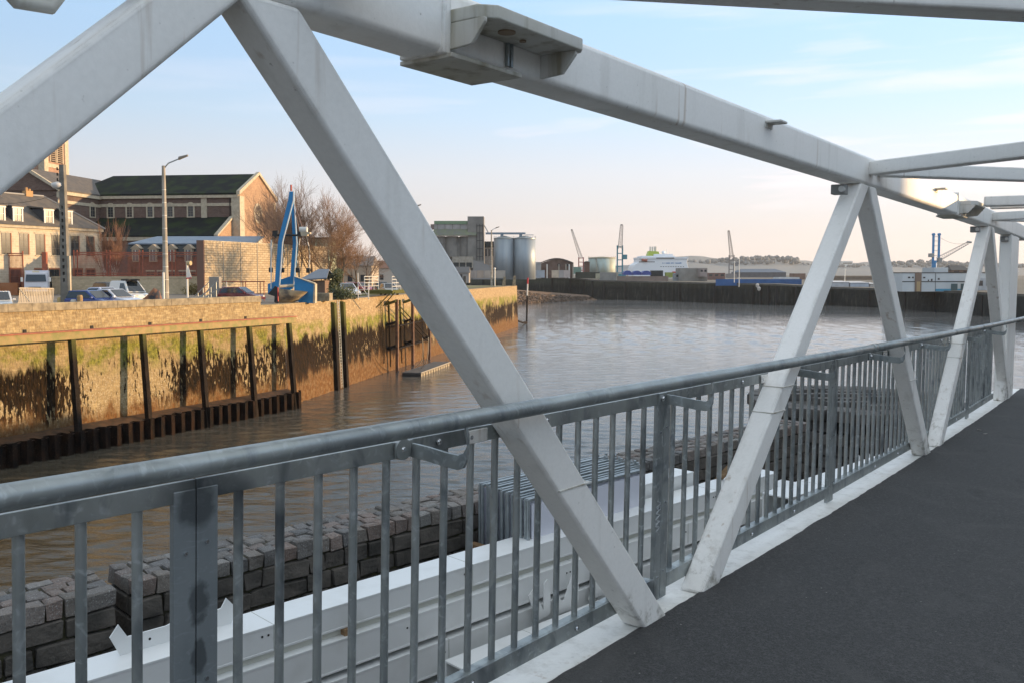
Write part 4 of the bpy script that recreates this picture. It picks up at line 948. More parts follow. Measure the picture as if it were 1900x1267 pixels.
def town_house():
    t=thing('town_house','long pale stone house with grey slate roof and white dormers facing the quay','house',(-57.6,125,GZ))
    W=Wall((-57.6,125),(.42,.907));ze=17.95;W.n=Vector((W.d.y,-W.d.x,0))
    m=MB();W.box(m,-40,0,0,-11,GZ,ze-.1);m.build('wall',STUC,t)
    m=MB();W.box(m,-40,.25,-.1,.3,ze-.45,ze-.1);m.build('cornice',LIME,t)
    m=MB();zr=22.3;a=[W(-40,.45,ze-.1),W(.4,.45,ze-.1),W(.4,-11.4,ze-.1),W(-40,-11.4,ze-.1),W(-40,-5.5,zr),W(-4.6,-5.5,zr)]
    m._a(a,[(0,1,5,4),(1,2,5),(2,3,4,5),(3,0,4),(3,2,1,0)]);rf=m.build('roof',SLATE,t)
    m=MB();m.tube(W(-40,-5.5,zr+.03),W(-4.6,-5.5,zr+.03),.14,n=5);m.tube(W(-4.6,-5.5,zr+.03),W(.4,.45,ze),.12,n=5);m.build('ridge_tile',mat('lead_ridge',(.25,.24,.23),.6),rf)
    up=W.at(62,-5);m=MB();W.box(m,up-.5,up+.5,-5.2,-6.0,zr-.4,zr+.55);ch=m.build('chimney',mat('ochre_pot',(.45,.26,.11),.8),rf);m=MB();m.tube(W(up-.2,-5.6,zr+.5),W(up-.2,-5.6,zr+1.0),.17,n=8);m.tube(W(up+.25,-5.6,zr+.5),W(up+.25,-5.6,zr+.85),.17,n=8);m.build('pot',mat('ochre_pot',(.45,.26,.11),.8),ch)
    mat('red_reveal',(.30,.13,.07),.8)
    for px in(14,47,77,106,141,169):
        rect_window(W,W.at(px),14.1,16.8,.60,t);m=MB();u=W.at(px);W.box(m,u+.60,u+.74,-.02,.06,14.1,16.8);m.build('shutter_edge',MAT['red_reveal'],t)
    for px in(-14,-41): rect_window(W,W.at(px),14.1,16.8,.62,t)
    for px in(30,75,102,145,169): rect_window(W,W.at(px),9.6,12.2,.7,t,MAT['red_reveal'])
    for px in(8,41,98,133,-20):
        u=W.at(px,.1);dm=MB();W.box(dm,u-.75,u+.75,-.35,-3.6,ze+.35,ze+2.25);d=dm.build('dormer',mat('slate_cheek',(.06,.06,.065),.8),t)
        m=MB();m.hexa([W(u-.95,-.1,ze+2.25),W(u+.95,-.1,ze+2.25),W(u+.95,-3.9,ze+2.5),W(u-.95,-3.9,ze+2.5),W(u-.95,-.1,ze+2.38),W(u+.95,-.1,ze+2.38),W(u+.95,-3.9,ze+2.75),W(u-.95,-3.9,ze+2.75)]);m.build('dormer_roof',SLATE,d)
        m=MB();W.box(m,u-.70,u-.52,-.36,-.22,ze+.3,ze+2.25);W.box(m,u+.52,u+.70,-.36,-.22,ze+.3,ze+2.25);W.box(m,u-.78,u+.78,-.36,-.2,ze+.1,ze+.4);W.box(m,u-.78,u+.78,-.36,-.2,ze+2.02,ze+2.25)
        W.box(m,u-.025,u+.025,-.36,-.25,ze+.4,ze+2.05);W.box(m,u-.5,u+.5,-.36,-.26,ze+1.2,ze+1.27);m.build('dormer_frame',WHITEF,d)
        m=MB();W.box(m,u-.52,u+.52,-.35,-.30,ze+.4,ze+2.05);m.build('pane',GLASS,d)
    m=MB();m.tube(W(-.25,.25,ze-.3),W(-.25,.25,GZ),.09,n=6);m.build('downpipe',LIME,t)
town_house()
def dormer_building():
    t=thing('school_building','low red brick building with pale blue roof and small pedimented dormers behind the fence','building',(-50,140,GZ))
    W=Wall((-62,141),(1,-.03));u0,u1=W.at(238),W.at(470)
    m=MB();W.box(m,u0,u1,0,-10,GZ,14.3);m.build('wall',brickmat('red_brick',(.17,.065,.045),(.21,.085,.06),(.28,.15,.1),.3,.1,.012),t)
    m=MB();m.prism([W(u0-.3,.3,14.3),W(u1,.3,14.3),W(u1,-1.2,16.3),W(u0-.3,-1.2,16.3)],tuple(W.n*-.3));m.build('mansard',mat('dark_slate',(.03,.035,.035),.7),t)
    m=MB();m.prism([W(u0-.3,-1.0,16.3),W(u1,-1.0,16.3),W(u1,-6,17.6),W(u0+2.2,-6,17.6)],(0,0,.2));m.build('roof',mat('blue_grey_zinc',(.16,.21,.28),.5,c2=(.20,.25,.31),scale=1),t)
    for px in(255,287,320,352):
        u=W.at(px);m=MB();W.box(m,u-.62,u+.62,.35,-1.6,13.5,15.6);m.prism([W(u-.85,.4,15.6),W(u+.85,.4,15.6),W(u,.4,16.3)],tuple(W.n*-1.8));d=m.build('dormer',mat('beige_dormer',(.36,.29,.21),.8),t)
        m=MB();W.box(m,u-.36,u+.36,.36,.40,13.7,15.4);m.build('pane',mat('pale_glass',(.16,.15,.15),.2),d)
        m=MB();W.box(m,u-.04,u+.04,.405,.42,13.7,15.4);W.box(m,u-.36,u+.36,.405,.42,14.6,14.66);m.build('frame',WHITEF,d)
    for px in(280,318,356,300,340): rect_window(W,W.at(px),9.7,12.0,.6,t)
dormer_building()
def low_wall_and_fence():
    W=Wall((xat(97,117),117),(1,.02));u0,u1=0,W.at(386)
    STW=brickmat('low_stone_wall_masonry',(.62,.50,.33),(.48,.38,.24),(.5,.42,.3),.4,.2,.02,0,.3)
    m=MB();W.box(m,u0,u1,0,-.5,GZ-.1,11.1);W.box(m,u0-.05,u1,.06,-.56,11.1,11.3);W.box(m,u0,u0+.5,-.5,-14,GZ-.1,11.2)
    tag(m.build('stone_wall',STW),'low stone wall carrying the rust-red fence behind the parked cars','stone wall')
    def fence(W,ua,ub,z0,z1,label,o=-.25,posts=3.0,doubles=True):
        t=thing('metal_fence',label,'fence',W((ua+ub)/2,o,z0))
        m=MB()
        for z in(z0+.12,z0+.42,z1-.35,z1-.08): W.box(m,ua,ub,o-.03,o+.03,z-.055,z+.055)
        m.build('rail',REDS,t)
        m=MB()
        for u in srange(ua,ub,.16): W.box(m,u-.02,u+.02,o-.02,o+.02,z0,z1-.1)
        m.build('bars',REDS,t)
        for u in srange(ua,ub,posts):
            for q in((-.22,.22) if doubles else (0,)):
                m=MB();W.box(m,u+q-.06,u+q+.06,o-.06,o+.06,z0-.1,z1+.22);m.build('fence_post',REDS,t)
    fence(W,W.at(140),u1-.2,11.3,14.55,'rust-red bar fence standing on the low stone wall',posts=3.9)
    W2=Wall((xat(-30,112),112),(1,.0));fence(W2,0,W2.at(42),GZ,14.3,'tall rust-red fence at the far left beside the white lorry',posts=3.9,doubles=False)
    m=MB();x=xat(84,113);m.box(x-.28,x+.28,112.9,113.3,GZ,14.4);tag(m.build('gate_post',REDS,bevel=.02,origin=(x,113,GZ)),'thick rust-red gate post at the right corner of the white lorry','post')
    m=MB();m.box(xat(-40,110),xat(33,110),110,110.3,GZ,10.55);tag(m.build('low_barrier',mat('orange_board',(.34,.16,.08),.8,c2=(.3,.12,.05),scale=1)),'low orange-brown board barrier behind the white car','barrier')
    # long panel wall
    P=Wall((xat(381,112),112),(8.3,22.7));L=P.at(609);z0,z1=GZ,15.75
    t=thing('panel_wall','long tall sand-coloured precast panel wall catching the sun behind the blue hoist','wall',P(L/2,0,GZ))
    PM=brickmat('panel_render',(.54,.44,.30),(.42,.33,.21),(.26,.19,.12),.9,.31,.05,1.22,.3)
    m=MB();P.box(m,0,L,0,-.3,z0,z1);m.build('panel',PM,t)
    m=MB();P.box(m,-.1,L,.05,-.35,z1,z1+.12);m.build('coping',LIME,t)
    m=MB();m.box(P(0,0,0)[0]-.9,P(0,0,0)[0]-.02,111.7,112.2,GZ,z1+.1);m.build('end_pier',BRK,t)
    m=MB()
    for u in srange(0,L,3.4):
        if u>0:P.box(m,u-.05,u+.05,0,.06,z0,z1)
    m.build('joint_post',CONC,t)
    # pale green house beyond
    q=Wall((xat(578,146),146),(1,.05));m=MB();q.box(m,0,q.at(612),0,-8,GZ,17.3);h=thing('green_house','pale green rendered house seen through the bare trees','house',q(2,0,GZ))
    m.build('wall',mat('pale_green_render',(.46,.50,.33),.9,c2=(.40,.44,.30),scale=.5),h);m=MB();q.box(m,-.2,q.at(612)+.2,.2,-8,17.3,17.6);m.build('roof',SLATE,h)
    # brick hut
    x0,x1=xat(563,93),xat(603,93);hz=10.9+.3;h=thing('brick_hut','small brick hut with a slate roof to the right of the blue hoist','hut',((x0+x1)/2,93,GZ))
    m=MB();m.box(x0+.1,x1,93,96.5,GZ,hz-.25);m.build('wall',brickmat('hut_brick',(.15,.09,.065),(.20,.12,.08),(.2,.15,.1),.25,.08,.01),h)
    m=MB();m.prism([(x0-.35,92.6,hz-.25),(x1+.3,92.6,hz-.05),(x1+.1,94.8,hz+.85),(x0+1.2,94.8,hz+.85)],(0,0,.12));m.prism([(x0-.35,97,hz-.25),(x1+.3,97,hz-.05),(x1+.1,94.8,hz+.85),(x0+1.2,94.8,hz+.85)],(0,0,.12));m.build('roof',mat('hut_slate',(.17,.19,.22),.5),h)
low_wall_and_fence()
# background roofs behind the trees
def back_houses():
    for i,(p0,p1,yt,Y,c,rc,lab) in enumerate(((612,690,478,190,(.40,.33,.25),(.16,.13,.11),'grey roofed house behind the bare trees right of the pale green one'),(688,800,486,240,(.48,.44,.38),(.20,.10,.06),'low rendered building half hidden behind the big diagonal'),(800,870,497,300,(.30,.28,.26),(.10,.10,.10),'dim low shed in front of the grain silos'))):
        x0,x1=xat(p0,Y),xat(p1,Y);zt=zat(yt,Y);h=thing('distant_house',lab,'house',((x0+x1)/2,Y,GZ))
        m=MB();m.box(x0,x1,Y,Y+10,GZ-.5,zt-1.8);m.build('wall',mat('hw%d'%i,c,.9),h)
        m=MB();m._a([(x0-.3,Y-.4,zt-1.8),(x1+.3,Y-.4,zt-1.8),(x1+.3,Y+10.4,zt-1.8),(x0-.3,Y+10.4,zt-1.8),(x0,Y+5,zt+.3),(x1,Y+5,zt+.3)],[(0,1,5,4),(1,2,5),(2,3,4,5),(3,0,4),(3,2,1,0)]);m.build('roof',mat('hr%d'%i,rc,.8),h)
        for k in range(3):
            u=x0+(x1-x0)*(k+.6)/3.3;m=MB();m.box(u-.5,u+.5,Y-.05,Y-.01,GZ+1,GZ+2.4);m.build('window',GLASS,h)
back_houses()
# ------------------------------------------------------------------ blue hoist
def hoist():
    Y=83.0
    def p(cx,cy,y=0): return D(440+cx/5.28,340+cy/5.28,Y+y)   # reads outline points; y is the leg's own set-back
    base=p(540,1180);t=thing('boat_hoist','tall blue steel boat hoist with two bent legs, white edges and hanging chains','hoist',(base.x,base.y,GZ))
    def plate(pts,y0,y1,name,mt,bev=.0):
        m=MB();P=[p(a,b,y0) for a,b in pts];P=[Vector((q.x,Y+y0,q.z)) for q in P];m.prism(P,(0,y1-y0,0));return m.build(name,mt,t,bevel=bev)
    L1=[(512,85),(552,85),(550,170),(443,580),(412,1030),(366,1015),(400,575),(500,165)]
    plate(L1,-.55,-.1,'leg',BLUE)
    L2=[(530,235),(548,190),(560,250),(582,590),(560,930),(545,1040),(512,1040),(522,880),(545,590)]
    plate(L2,1.0,1.45,'leg',BLUE)
    e=MB()
    for a,b in zip([(553,85),(551,170),(445,580),(412,1030)],[(551,170),(445,580),(412,1030),(403,1180)]):
        q,r=p(*a,-.6),p(*b,-.6);e.tube((q.x,Y-.58,q.z),(r.x,Y-.58,r.z),.06,n=4)
    for a,b in zip([(556,90),(562,250),(583,590),(560,920)],[(562,250),(583,590),(560,920),(548,1040)]):
        q,r=p(*a,.95),p(*b,.95);e.tube((q.x,Y+.96,q.z),(r.x,Y+.96,r.z),.06,n=4)
    e.build('white_edge',WHITEF,t)
    plate([(560,922),(752,985),(742,1180),(615,1172),(560,1130)],.3,.8,'base_plate',BLUE)
    plate([(752,985),(765,990),(764,1178),(742,1182)],.1,.9,'base_end',LIME)
    plate([(300,990),(420,948),(520,915),(520,1060),(300,1085)],1.6,2.0,'base_plate',BLUE)
    plate([(556,918),(566,918),(756,980),(750,990)],.2,.9,'base_rim',LIME)
    # bow-shaped counterweight
    prof=[(410,1035),(455,1040),(540,1052),(620,1058),(686,1066)]
    bot=[(412,1195),(445,1192),(530,1180),(600,1150),(686,1066)]
    m=MB();n=len(prof);V=[]
    for i in range(n):
        for k in range(5):
            f=k/4;cx=prof[i][0]+(bot[i][0]-prof[i][0])*f;cy=prof[i][1]+(bot[i][1]-prof[i][1])*f
            y=-1.7+1.3*(f*f)+.5*(i/(n-1));q=p(cx,cy,y);V.append((q.x,Y+y,q.z))
    fs=[(i*5+k,i*5+5+k,i*5+6+k,i*5+1+k) for i in range(n-1) for k in range(4)]
    V2=[(v[0],v[1]+.25,v[2]) for v in V];off=len(V);m._a(V+V2,fs+[tuple(off+q for q in f[::-1]) for f in fs])
    m.build('curved_hull',mat('worn_hull_metal',(.58,.48,.32),.6,c2=(.16,.15,.14),scale=.7,lo=.55,hi=.68),t,smooth=True)
    plate([(372,1010),(408,1030),(405,1195),(362,1165),(366,1110),(300,1090)],-1.5,-1.2,'black_side_plate',mat('black_steel',(.02,.02,.02),.6))
    m=MB();a=p(400,1025,-1.55);b=p(402,1160,-1.55);m.tube((a.x,Y-1.6,a.z),(b.x,Y-1.6,b.z),.05,n=5);m.build('red_strip',mat('signal_red',(.5,.03,.04),.5),t)
    m=MB();a=p(415,1015,-.5);b=p(535,1005,-.5);m.tube((a.x,Y-.6,a.z),(b.x,Y+.2,b.z),.14,n=8);m.build('axle_beam',LIME,t)
    m=MB();a=p(350,512,.5);b=p(620,515,.5);m.tube((a.x,Y+.3,a.z),(b.x,Y+.3,b.z),.10,n=6);m.build('cross_arm',mat('black_steel',(.02,.02,.02),.6),t)
    plate([(620,478),(712,482),(712,500),(690,502),(685,520),(625,518)],.0,.6,'winch_bracket',LIME)
    m=MB();a=p(650,460,.3);m.tube((a.x-.35,Y+.3,a.z),(a.x+.35,Y+.3,a.z),.28,n=12);m.build('winch_drum',mat('pale_drum',(.62,.60,.55),.5),t)
    plate([(345,470),(395,465),(395,485),(380,545),(350,515)],.0,.5,'arm_block',mat('black_steel',(.02,.02,.02),.6))
    plate([(595,475),(620,480),(618,530),(585,520)],.0,.5,'arm_block',MAT['black_steel'])
    for a,b in(((565,215),(640,440)),((560,260),(612,470))):
        m=MB();q,r=p(*a,.3),p(*b,.3);m.tube((q.x,Y+.3,q.z),(r.x,Y+.3,r.z),.035,n=4);m.build('stay_cable',mat('reddish_cable',(.4,.25,.2),.6),t)
    for pts,hook in(([(345,545),(335,640),(325,740),(322,830)],(334,850)),([(452,600),(465,680),(452,760),(446,830)],(448,852)),([(612,545),(598,640),(588,760),(590,830)],(596,852)),([(672,525),(700,620),(708,720),(702,840)],(700,855))):
        m=MB();P=[p(a,b,.2) for a,b in pts];m.path([(q.x,Y+.3,q.z) for q in P],.06,5);c=m.build('hanging_chain',mat('two_tone_chain',(.06,.055,.05),.6,c2=(.5,.46,.4),scale=2.2,lo=.5,hi=.52),t)
        q=p(*hook,.3);m=MB();m.box(q.x-.2,q.x+.15,Y+.1,Y+.4,q.z-.25,q.z+.2);m.build('hook_block',mat('black_steel',(.02,.02,.02),.6),c,bevel=.05)
    m=MB();a=p(348,560,.2);b=p(346,1035,.2);m.tube((a.x,Y-.3,a.z),(b.x,Y-.3,b.z),.06,n=5);m.build('guide_rod',WHITEF,t)
    m=MB();q=p(537,70,0);m.tube((q.x,Y-.3,q.z-.1),(q.x,Y-.3,q.z+.45),.1,n=6);m.build('top_beacon',mat('red_beacon',(.4,.05,.03),.5),t)
hoist()
# ------------------------------------------------------------------ poles, signs, bits on the quay
def quay_furniture():
    def lamp(px,Y,py_top,arm,label,armz=.0,rb=.27,rt=.15):
        x=xat(px,Y);zt=zat(py_top,Y);t=thing('street_lamp',label,'street lamp',(x,Y,GZ),None)
        m=MB();m.tube((x,Y,GZ),(x,Y,zt),rb,rt,10);m.build('column',CONC,t)
        a=D(arm[0],arm[1],Y);m=MB();m.path([(x,Y,zt-.3),(x+(a.x-x)*.3,Y,zt+(a.z-zt)*.35),(a.x,Y,a.z)],.06,6);m.build('arm',GALV,t)
        s=1 if a.x>x else -1;m=MB();dx=.75*s;dz=.32
        m.hexa([(a.x-.1*s,Y-.18,a.z-.12),(a.x+dx,Y-.14,a.z+dz-.1),(a.x+dx,Y+.14,a.z+dz-.1),(a.x-.1*s,Y+.18,a.z-.12),(a.x-.05*s,Y-.14,a.z+.16),(a.x+dx,Y-.1,a.z+dz+.04),(a.x+dx,Y+.1,a.z+dz+.04),(a.x-.05*s,Y+.14,a.z+.16)])
        m.build('lamp_head',mat('lamp_head_grey',(.22,.19,.15),.5),t,bevel=.03)
        m=MB();
        for k in range(9): z=GZ+1+k*(zt-GZ-2)/9;m.lathe((x,Y,z),[(rb+.005-(rb-rt)*(z-GZ)/(zt-GZ),0),(rb+.005-(rb-rt)*(z-GZ)/(zt-GZ),.05)],10)
        m.build('band',WHITEF,t)
        return t
    lamp(308,79,310,(333,295),'tall concrete lamp post with its arm to the right, in front of the church')
    x=xat(304,78.5);m=MB();m.tube((x,78.5,GZ),(x,78.5,zat(506,78.5)),.10,n=8);tag(m.build('white_post',WHITEF,origin=(x,78.5,GZ)),'short white post leaning against the tall lamp post','post')
    lamp(912,186,428,(920,424),'slim lamp post near the corner of the quay, in front of the grain silos',rb=.22,rt=.12)
    lamp(752,130,392,(772,384),'lamp post mostly hidden behind the big diagonal with its head showing',rb=.2,rt=.12)
    # perforated concrete utility pole
    Y=66;x=xat(122,Y);zt=zat(308,Y);t=thing('utility_pole','perforated concrete utility pole with insulators at the left','utility pole',(x,Y,GZ))
    m=MB();
    n=22
    for k in range(n):
        z0=GZ+(zt-GZ)*k/n;z1=GZ+(zt-GZ)*(k+1)/n;w0=.30-.14*k/n;w1=.30-.14*(k+1)/n
        hole=(3<k<16)
        if hole:
            zh0=z0+(z1-z0)*.3;zh1=z0+(z1-z0)*.8
            for za,zb in((z0,zh0),(zh1,z1)): m.box(x-w0,x+w0,Y-.2,Y+.2,za,zb)
            m.box(x-w0,x-w0*.35,Y-.2,Y+.2,zh0,zh1);m.box(x+w0*.25,x+w0,Y-.2,Y+.2,zh0,zh1)
        else: m.box(x-w0,x+w0,Y-.2,Y+.2,z0,z1)
    m.build('pole',mat('grey_concrete',(.20,.185,.16),.9,c2=(.14,.13,.11),scale=2),t)
    for k in range(4):
        z=zt-.35-k*.40;m=MB();m.box(x-.42,x-.1,Y-.03,Y+.03,z-.02,z+.02);m.tube((x-.40,Y,z-.05),(x-.40,Y,z+.16),.05,n=6);m.build('insulator',DARK,t)
    m=MB();q=D(107,342,Y);m.lathe((q.x,Y,q.z-.2),[(.1,.35),(.42,.25),(.45,.05),(.3,-.12),(.05,-.2)],14);m.build('globe_lamp',mat('white_plastic',(.62,.60,.57),.4),t,smooth=True)
    m=MB();m.path([(q.x,Y,q.z+.1),(q.x+.2,Y,q.z-.6),(x-.1,Y,q.z-.9)],.05,5);m.box(x-.42,x-.1,Y-.15,Y+.15,q.z-1.0,q.z-.6);m.path([(x-.3,Y-.1,q.z-1.0),(x-.42,Y-.1,q.z-1.5),(x-.15,Y-.2,q.z-2.0)],.03,5);m.build('lamp_bracket',LIME,t)
    m=MB();m.box(x+.26,x+.42,Y-.15,Y+.05,GZ,GZ+4.0);m.build('cable_duct',LIME,t)
    m=MB();a=Vector((x-.3,Y,q.z-.75));b=Vector((xat(-60,62),62,zat(370,62)));P=[a.lerp(b,k/10)-Vector((0,0,.5*math.sin(PI*k/10))) for k in range(11)];m.path(P,.018,4);m.build('overhead_wire',DARK,t)
    # traffic sign
    Y=80;x=xat(348,Y);t=thing('road_sign','tall post with a triangular sign and a round mirror head near the quay edge','road sign',(x,Y,GZ))
    m=MB();m.tube((x,Y,GZ),(x,Y,zat(486,Y)),.09,n=8);m.build('post',WHITEF,t)
    z=zat(509,Y);m=MB();m.prism([(x-.05,Y-.12,z-.35),(x+.42,Y-.12,z-.3),(x+.14,Y-.12,z+.75)],(0,.03,0));s=m.build('sign_plate',WHITEF,t)
    m=MB();m.prism([(x-.06,Y-.14,z-.45),(x+.43,Y-.14,z-.40),(x+.42,Y-.14,z-.29),(x-.05,Y-.14,z-.34)],(0,.015,0));m.build('red_edge',mat('signal_red',(.5,.03,.04),.5),s)
    m=MB();zz=zat(489,Y);m.tube((x+.05,Y,zz),(x+.38,Y-.1,zz),.20,n=14);m.build('round_head',mat('ochre_disc',(.42,.33,.18),.6),t)
    # grey cabinet, stair rails
    Y=84;x0,x1=xat(388,Y),xat(407,Y);m=MB();m.box(x0,x1,Y,Y+.7,GZ,zat(514,Y));tag(m.build('grey_cabinet',mat('grey_cabinet_paint',(.24,.225,.21),.7,c2=(.3,.27,.23),scale=2),bevel=.03,origin=((x0+x1)/2,Y,GZ)),'plain grey box cabinet beside the metal steps','cabinet')
    t=thing('step_rails','galvanised handrails slanting up beside the grey cabinet','handrail',(xat(375,80),80,GZ));m=MB()
    for px0,py0,px1,py1 in((358,553,388,524),(372,553,403,522)):
        a=D(px0,py0,80);b=D(px1,py1,80);m.tube(a,b,.035,n=5);m.tube(a+Vector((.45,0,-.0)),b+Vector((0,0,-.75)),.03,n=5)
        for k in range(1,4):
            q=a.lerp(b,k/3.2);m.tube(q,(q.x,q.y,GZ),.03,n=5)
    m.build('rail',GALV,t)
    # long horizontal rail in front of the panel wall
    t=thing('guard_rail','brown horizontal guard rail on thin posts in front of the panel wall','guard rail',(xat(450,88),88,GZ));m=MB()
    z=zat(523,88);m.box(xat(398,88),xat(492,88),87.96,88.04,z-.05,z+.05);m.build('rail',REDS,t)
    for px in(400,421,451,456,483,490): m=MB();x=xat(px,88);m.tube((x,88,GZ),(x,88,z),.05,n=6);m.build('post',REDS if px!=421 else WHITEF,t)
    # slatted timber gate leaning at the far left
    Y=57.5;t=thing('slatted_gate','pale slatted gate panel with a diagonal brace at the far left of the quay','gate panel',(xat(65,Y),Y,GZ))
    A=[D(36,535,57.6),D(99,536,60.2),D(95,563,60),D(32,563,57.5)]
    m=MB();n=21
    for k in range(n):
        f=(k+.15)/n;g=(k+.62)/n;a=A[0].lerp(A[1],f);b=A[0].lerp(A[1],g);c=A[3].lerp(A[2],g);d=A[3].lerp(A[2],f)
        for q in (c,d): q.z-=.5
        m.prism([a,b,c,d],(0,.04,0))
    m.build('slats',mat('pale_slats',(.48,.42,.33),.8,c2=(.38,.33,.26),scale=3),t)
    m=MB();m.tube(A[0],A[1],.05,n=4);m.tube(A[3],A[2],.05,n=4);m.tube(A[0]-Vector((0,.06,0)),D(57,561,Y)-Vector((0,.06,0)),.03,n=4);m.tube(A[1],A[2]-Vector((0,0,.5)),.05,n=4);m.build('gate_frame',mat('pale_slats',(.48,.42,.33),.8),t)
    # planters and bollards by the pole
    for px,py0,py1,Y,c,name,lab in((111,552,561,66,(.45,.33,.14),'planter','yellowish planter left of the utility pole'),(148,548,560,62,(.30,.20,.10),'bollard','brown wooden bollard in front of the blue car'),(136,556,561,62,(.55,.52,.46),'kerb_block','small white block beside the brown bollard')):
        x=xat(px,Y);r=.18;m=MB();z1=zat(py0,Y);m.lathe((x,Y,GZ),[(r*.8,0),(r,.1),(r*1.05,z1-GZ-.12),(r*.8,z1-GZ)],12);tag(m.build(name,mat(name+'_mat',c,.8),origin=(x,Y,GZ)),lab,name.replace('_',' '))
    # corner posts by the wall tip
    for i,(px,Y,z1,c) in enumerate(((861,165,513,STONEDK),(935,186,514,COPE),(954,190,512,COPE))):
        x=xat(px,Y);m=MB();zt=zat(z1,Y);m.prism([(x-.45,Y,GZ),(x+.35,Y,GZ),(x+.35,Y,zt),(x-.1,Y,zt)],(0,.7,0));o=m.build('mooring_post',c,origin=(x,Y,GZ));tag(o,['dark timber mooring post left of the quay corner lamp','stone buttress post just right of the quay corner lamp','stone buttress post at the very corner of the quay'][i],'post')
    Y=187;x=xat(918,Y);m=MB();m.tube((x,Y,GZ),(x,Y,zat(500,Y)),.14,n=7);m.tube((x,Y,zat(500,Y)),(x,Y,zat(497,Y)),.3,.1,n=7);tag(m.build('signal_post',WHITEF,origin=(x,Y,GZ)),'short pale signal post beside the quay corner lamp','post')
quay_furniture()
# ------------------------------------------------------------------ vehicles
def car(label,color,L=4.3,Wd=1.75,H=1.45,style='hatch',cat='car',grp='cars parked on the left quay'):
    t=thing('parked_'+cat,label,cat,(0,0,0),grp);pm=mat('paint_%02d%02d%02d'%tuple(int(c*99) for c in color),color,.25,.1,coat=.6)
    hw=Wd/2;bel=.86 if style!='van' else 1.05
    # outline along x (front at +x)
    low=[(-L/2,.32),(-L/2+.02,bel-.05),(-L/2+.25,bel+.04),(L/2-1.15,bel+.02),(L/2-.25,bel-.16),(L/2,bel-.34),(L/2,.3)]
    m=MB();n=len(low);V=[]
    for y,s in((-hw,.0),(-hw*.93,1),(hw*.93,1),(hw,0)):
        for x,z in low:
            zz=z if s or z<.5 else z-.12;V.append((x*(1 if not s else 1),y,zz if not s else z))
    fs=[(j*n+i,j*n+(i+1)%n,(j+1)*n+(i+1)%n,(j+1)*n+i) for j in range(3) for i in range(n)]+[tuple(range(n-1,-1,-1)),tuple(range(3*n,4*n))]
    m._a(V,fs);body=m.build('body',pm,t,bevel=.05)
    cab={'hatch':[(-L/2+.15,bel),(-L/2+.35,H-.12),(-L/2+.75,H),(L/2-2.0,H),(L/2-1.1,bel)],'saloon':[(-L/2+.6,bel),(-L/2+1.2,H-.03),(-L/2+1.6,H),(L/2-2.1,H),(L/2-1.2,bel)],'van':[(-L/2+.02,bel),(-L/2+.08,H-.08),(-L/2+.3,H),(L/2-1.7,H),(L/2-.75,bel)]}[style]
    k=len(cab)
    def cabm(s,ex): return [(x,y*s*(hw-.04-(z-bel)*.22),z) for y in(-1,1) for x,z in ex]
    m=MB();m._a(cabm(1,cab),[tuple(range(k-1,-1,-1)),tuple(range(k,2*k))]+[(i,(i+1)%k,k+(i+1)%k,k+i) for i in range(k)])
    m.build('roof_pillars',pm,t,bevel=.04)
    gl=mat('car_glass',(.02,.025,.03),.08,spec=.8)
    c=[sum(p[0] for p in cab)/k,sum(p[1] for p in cab)/k]
    ins=[(c[0]+(x-c[0])*.86,bel+.04+(z-bel)*.80) for x,z in cab]
    if style=='van': ins=[(x,z) for x,z in [(L/2-2.3,bel+.02),(L/2-2.3,H-.2),(L/2-1.75,H-.2),(L/2-.98,bel+.02)]]
    kk=len(ins);m=MB()
    for y in(-1,1):
        P=[(x,y*(hw-.03-(z-bel)*.22),z) for x,z in ins];m.prism(P,(0,y*.012,0))
    m.build('side_window',gl,t)
    xa,za=cab[-2];xb,zb=cab[-1];m=MB();f=.12
    def wp(f,g): x=xb+(xa-xb)*f;z=zb+(za-zb)*f;return (x+.02,g*(hw-.16-(z-bel)*.22),z+.02)
    m.quad(wp(.06,-1),wp(.06,1),wp(.92,1),wp(.92,-1));m.build('windscreen',gl,t)
    if style!='van':
        xa,za=cab[1];xb,zb=cab[0];m=MB()
        def wr(f,g): x=xb+(xa-xb)*f;z=zb+(za-zb)*f;return (x-.02,g*(hw-.2-(z-bel)*.22),z+.01)
        m.quad(wr(.15,-1),wr(.15,1),wr(.95,1),wr(.95,-1));m.build('rear_window',gl,t)
    for sx in(-1,1):
        for sy in(-1,1):
            x=sx*(L/2-.82);m=MB();m.tube((x,sy*(hw-.2),.32),(x,sy*(hw+.01),.32),.32,n=18);wh=m.build('wheel',RUBBER,t)
            m=MB();m.tube((x,sy*(hw+.005),.32),(x,sy*(hw+.025),.32),.20,n=12);m.build('rim',CHROME,wh)
    for sy in(-1,1):
        m=MB();m.box(L/2-.08,L/2+.01,sy*(hw-.42)-.17,sy*(hw-.42)+.17,bel-.36,bel-.2);m.build('headlight',LAMPG,t,bevel=.02)
        m=MB();m.box(-L/2-.015,-L/2+.05,sy*(hw-.25)-.12,sy*(hw-.25)+.12,bel-.3,bel-.05);m.build('tail_light',mat('red_lamp',(.35,.02,.02),.3),t)
        m=MB();m.box(L/2-1.45,L/2-1.25,sy*(hw+.05)-.09,sy*(hw+.05)+.09,bel+.0,bel+.14);m.build('mirror',pm,t,bevel=.03)
    return t
def place(t,px,Y,rz,s=1,z=GZ): t.location=(xat(px,Y),Y,z);t.rotation_euler=(0,0,R(rz));t.scale=(s,s,s)
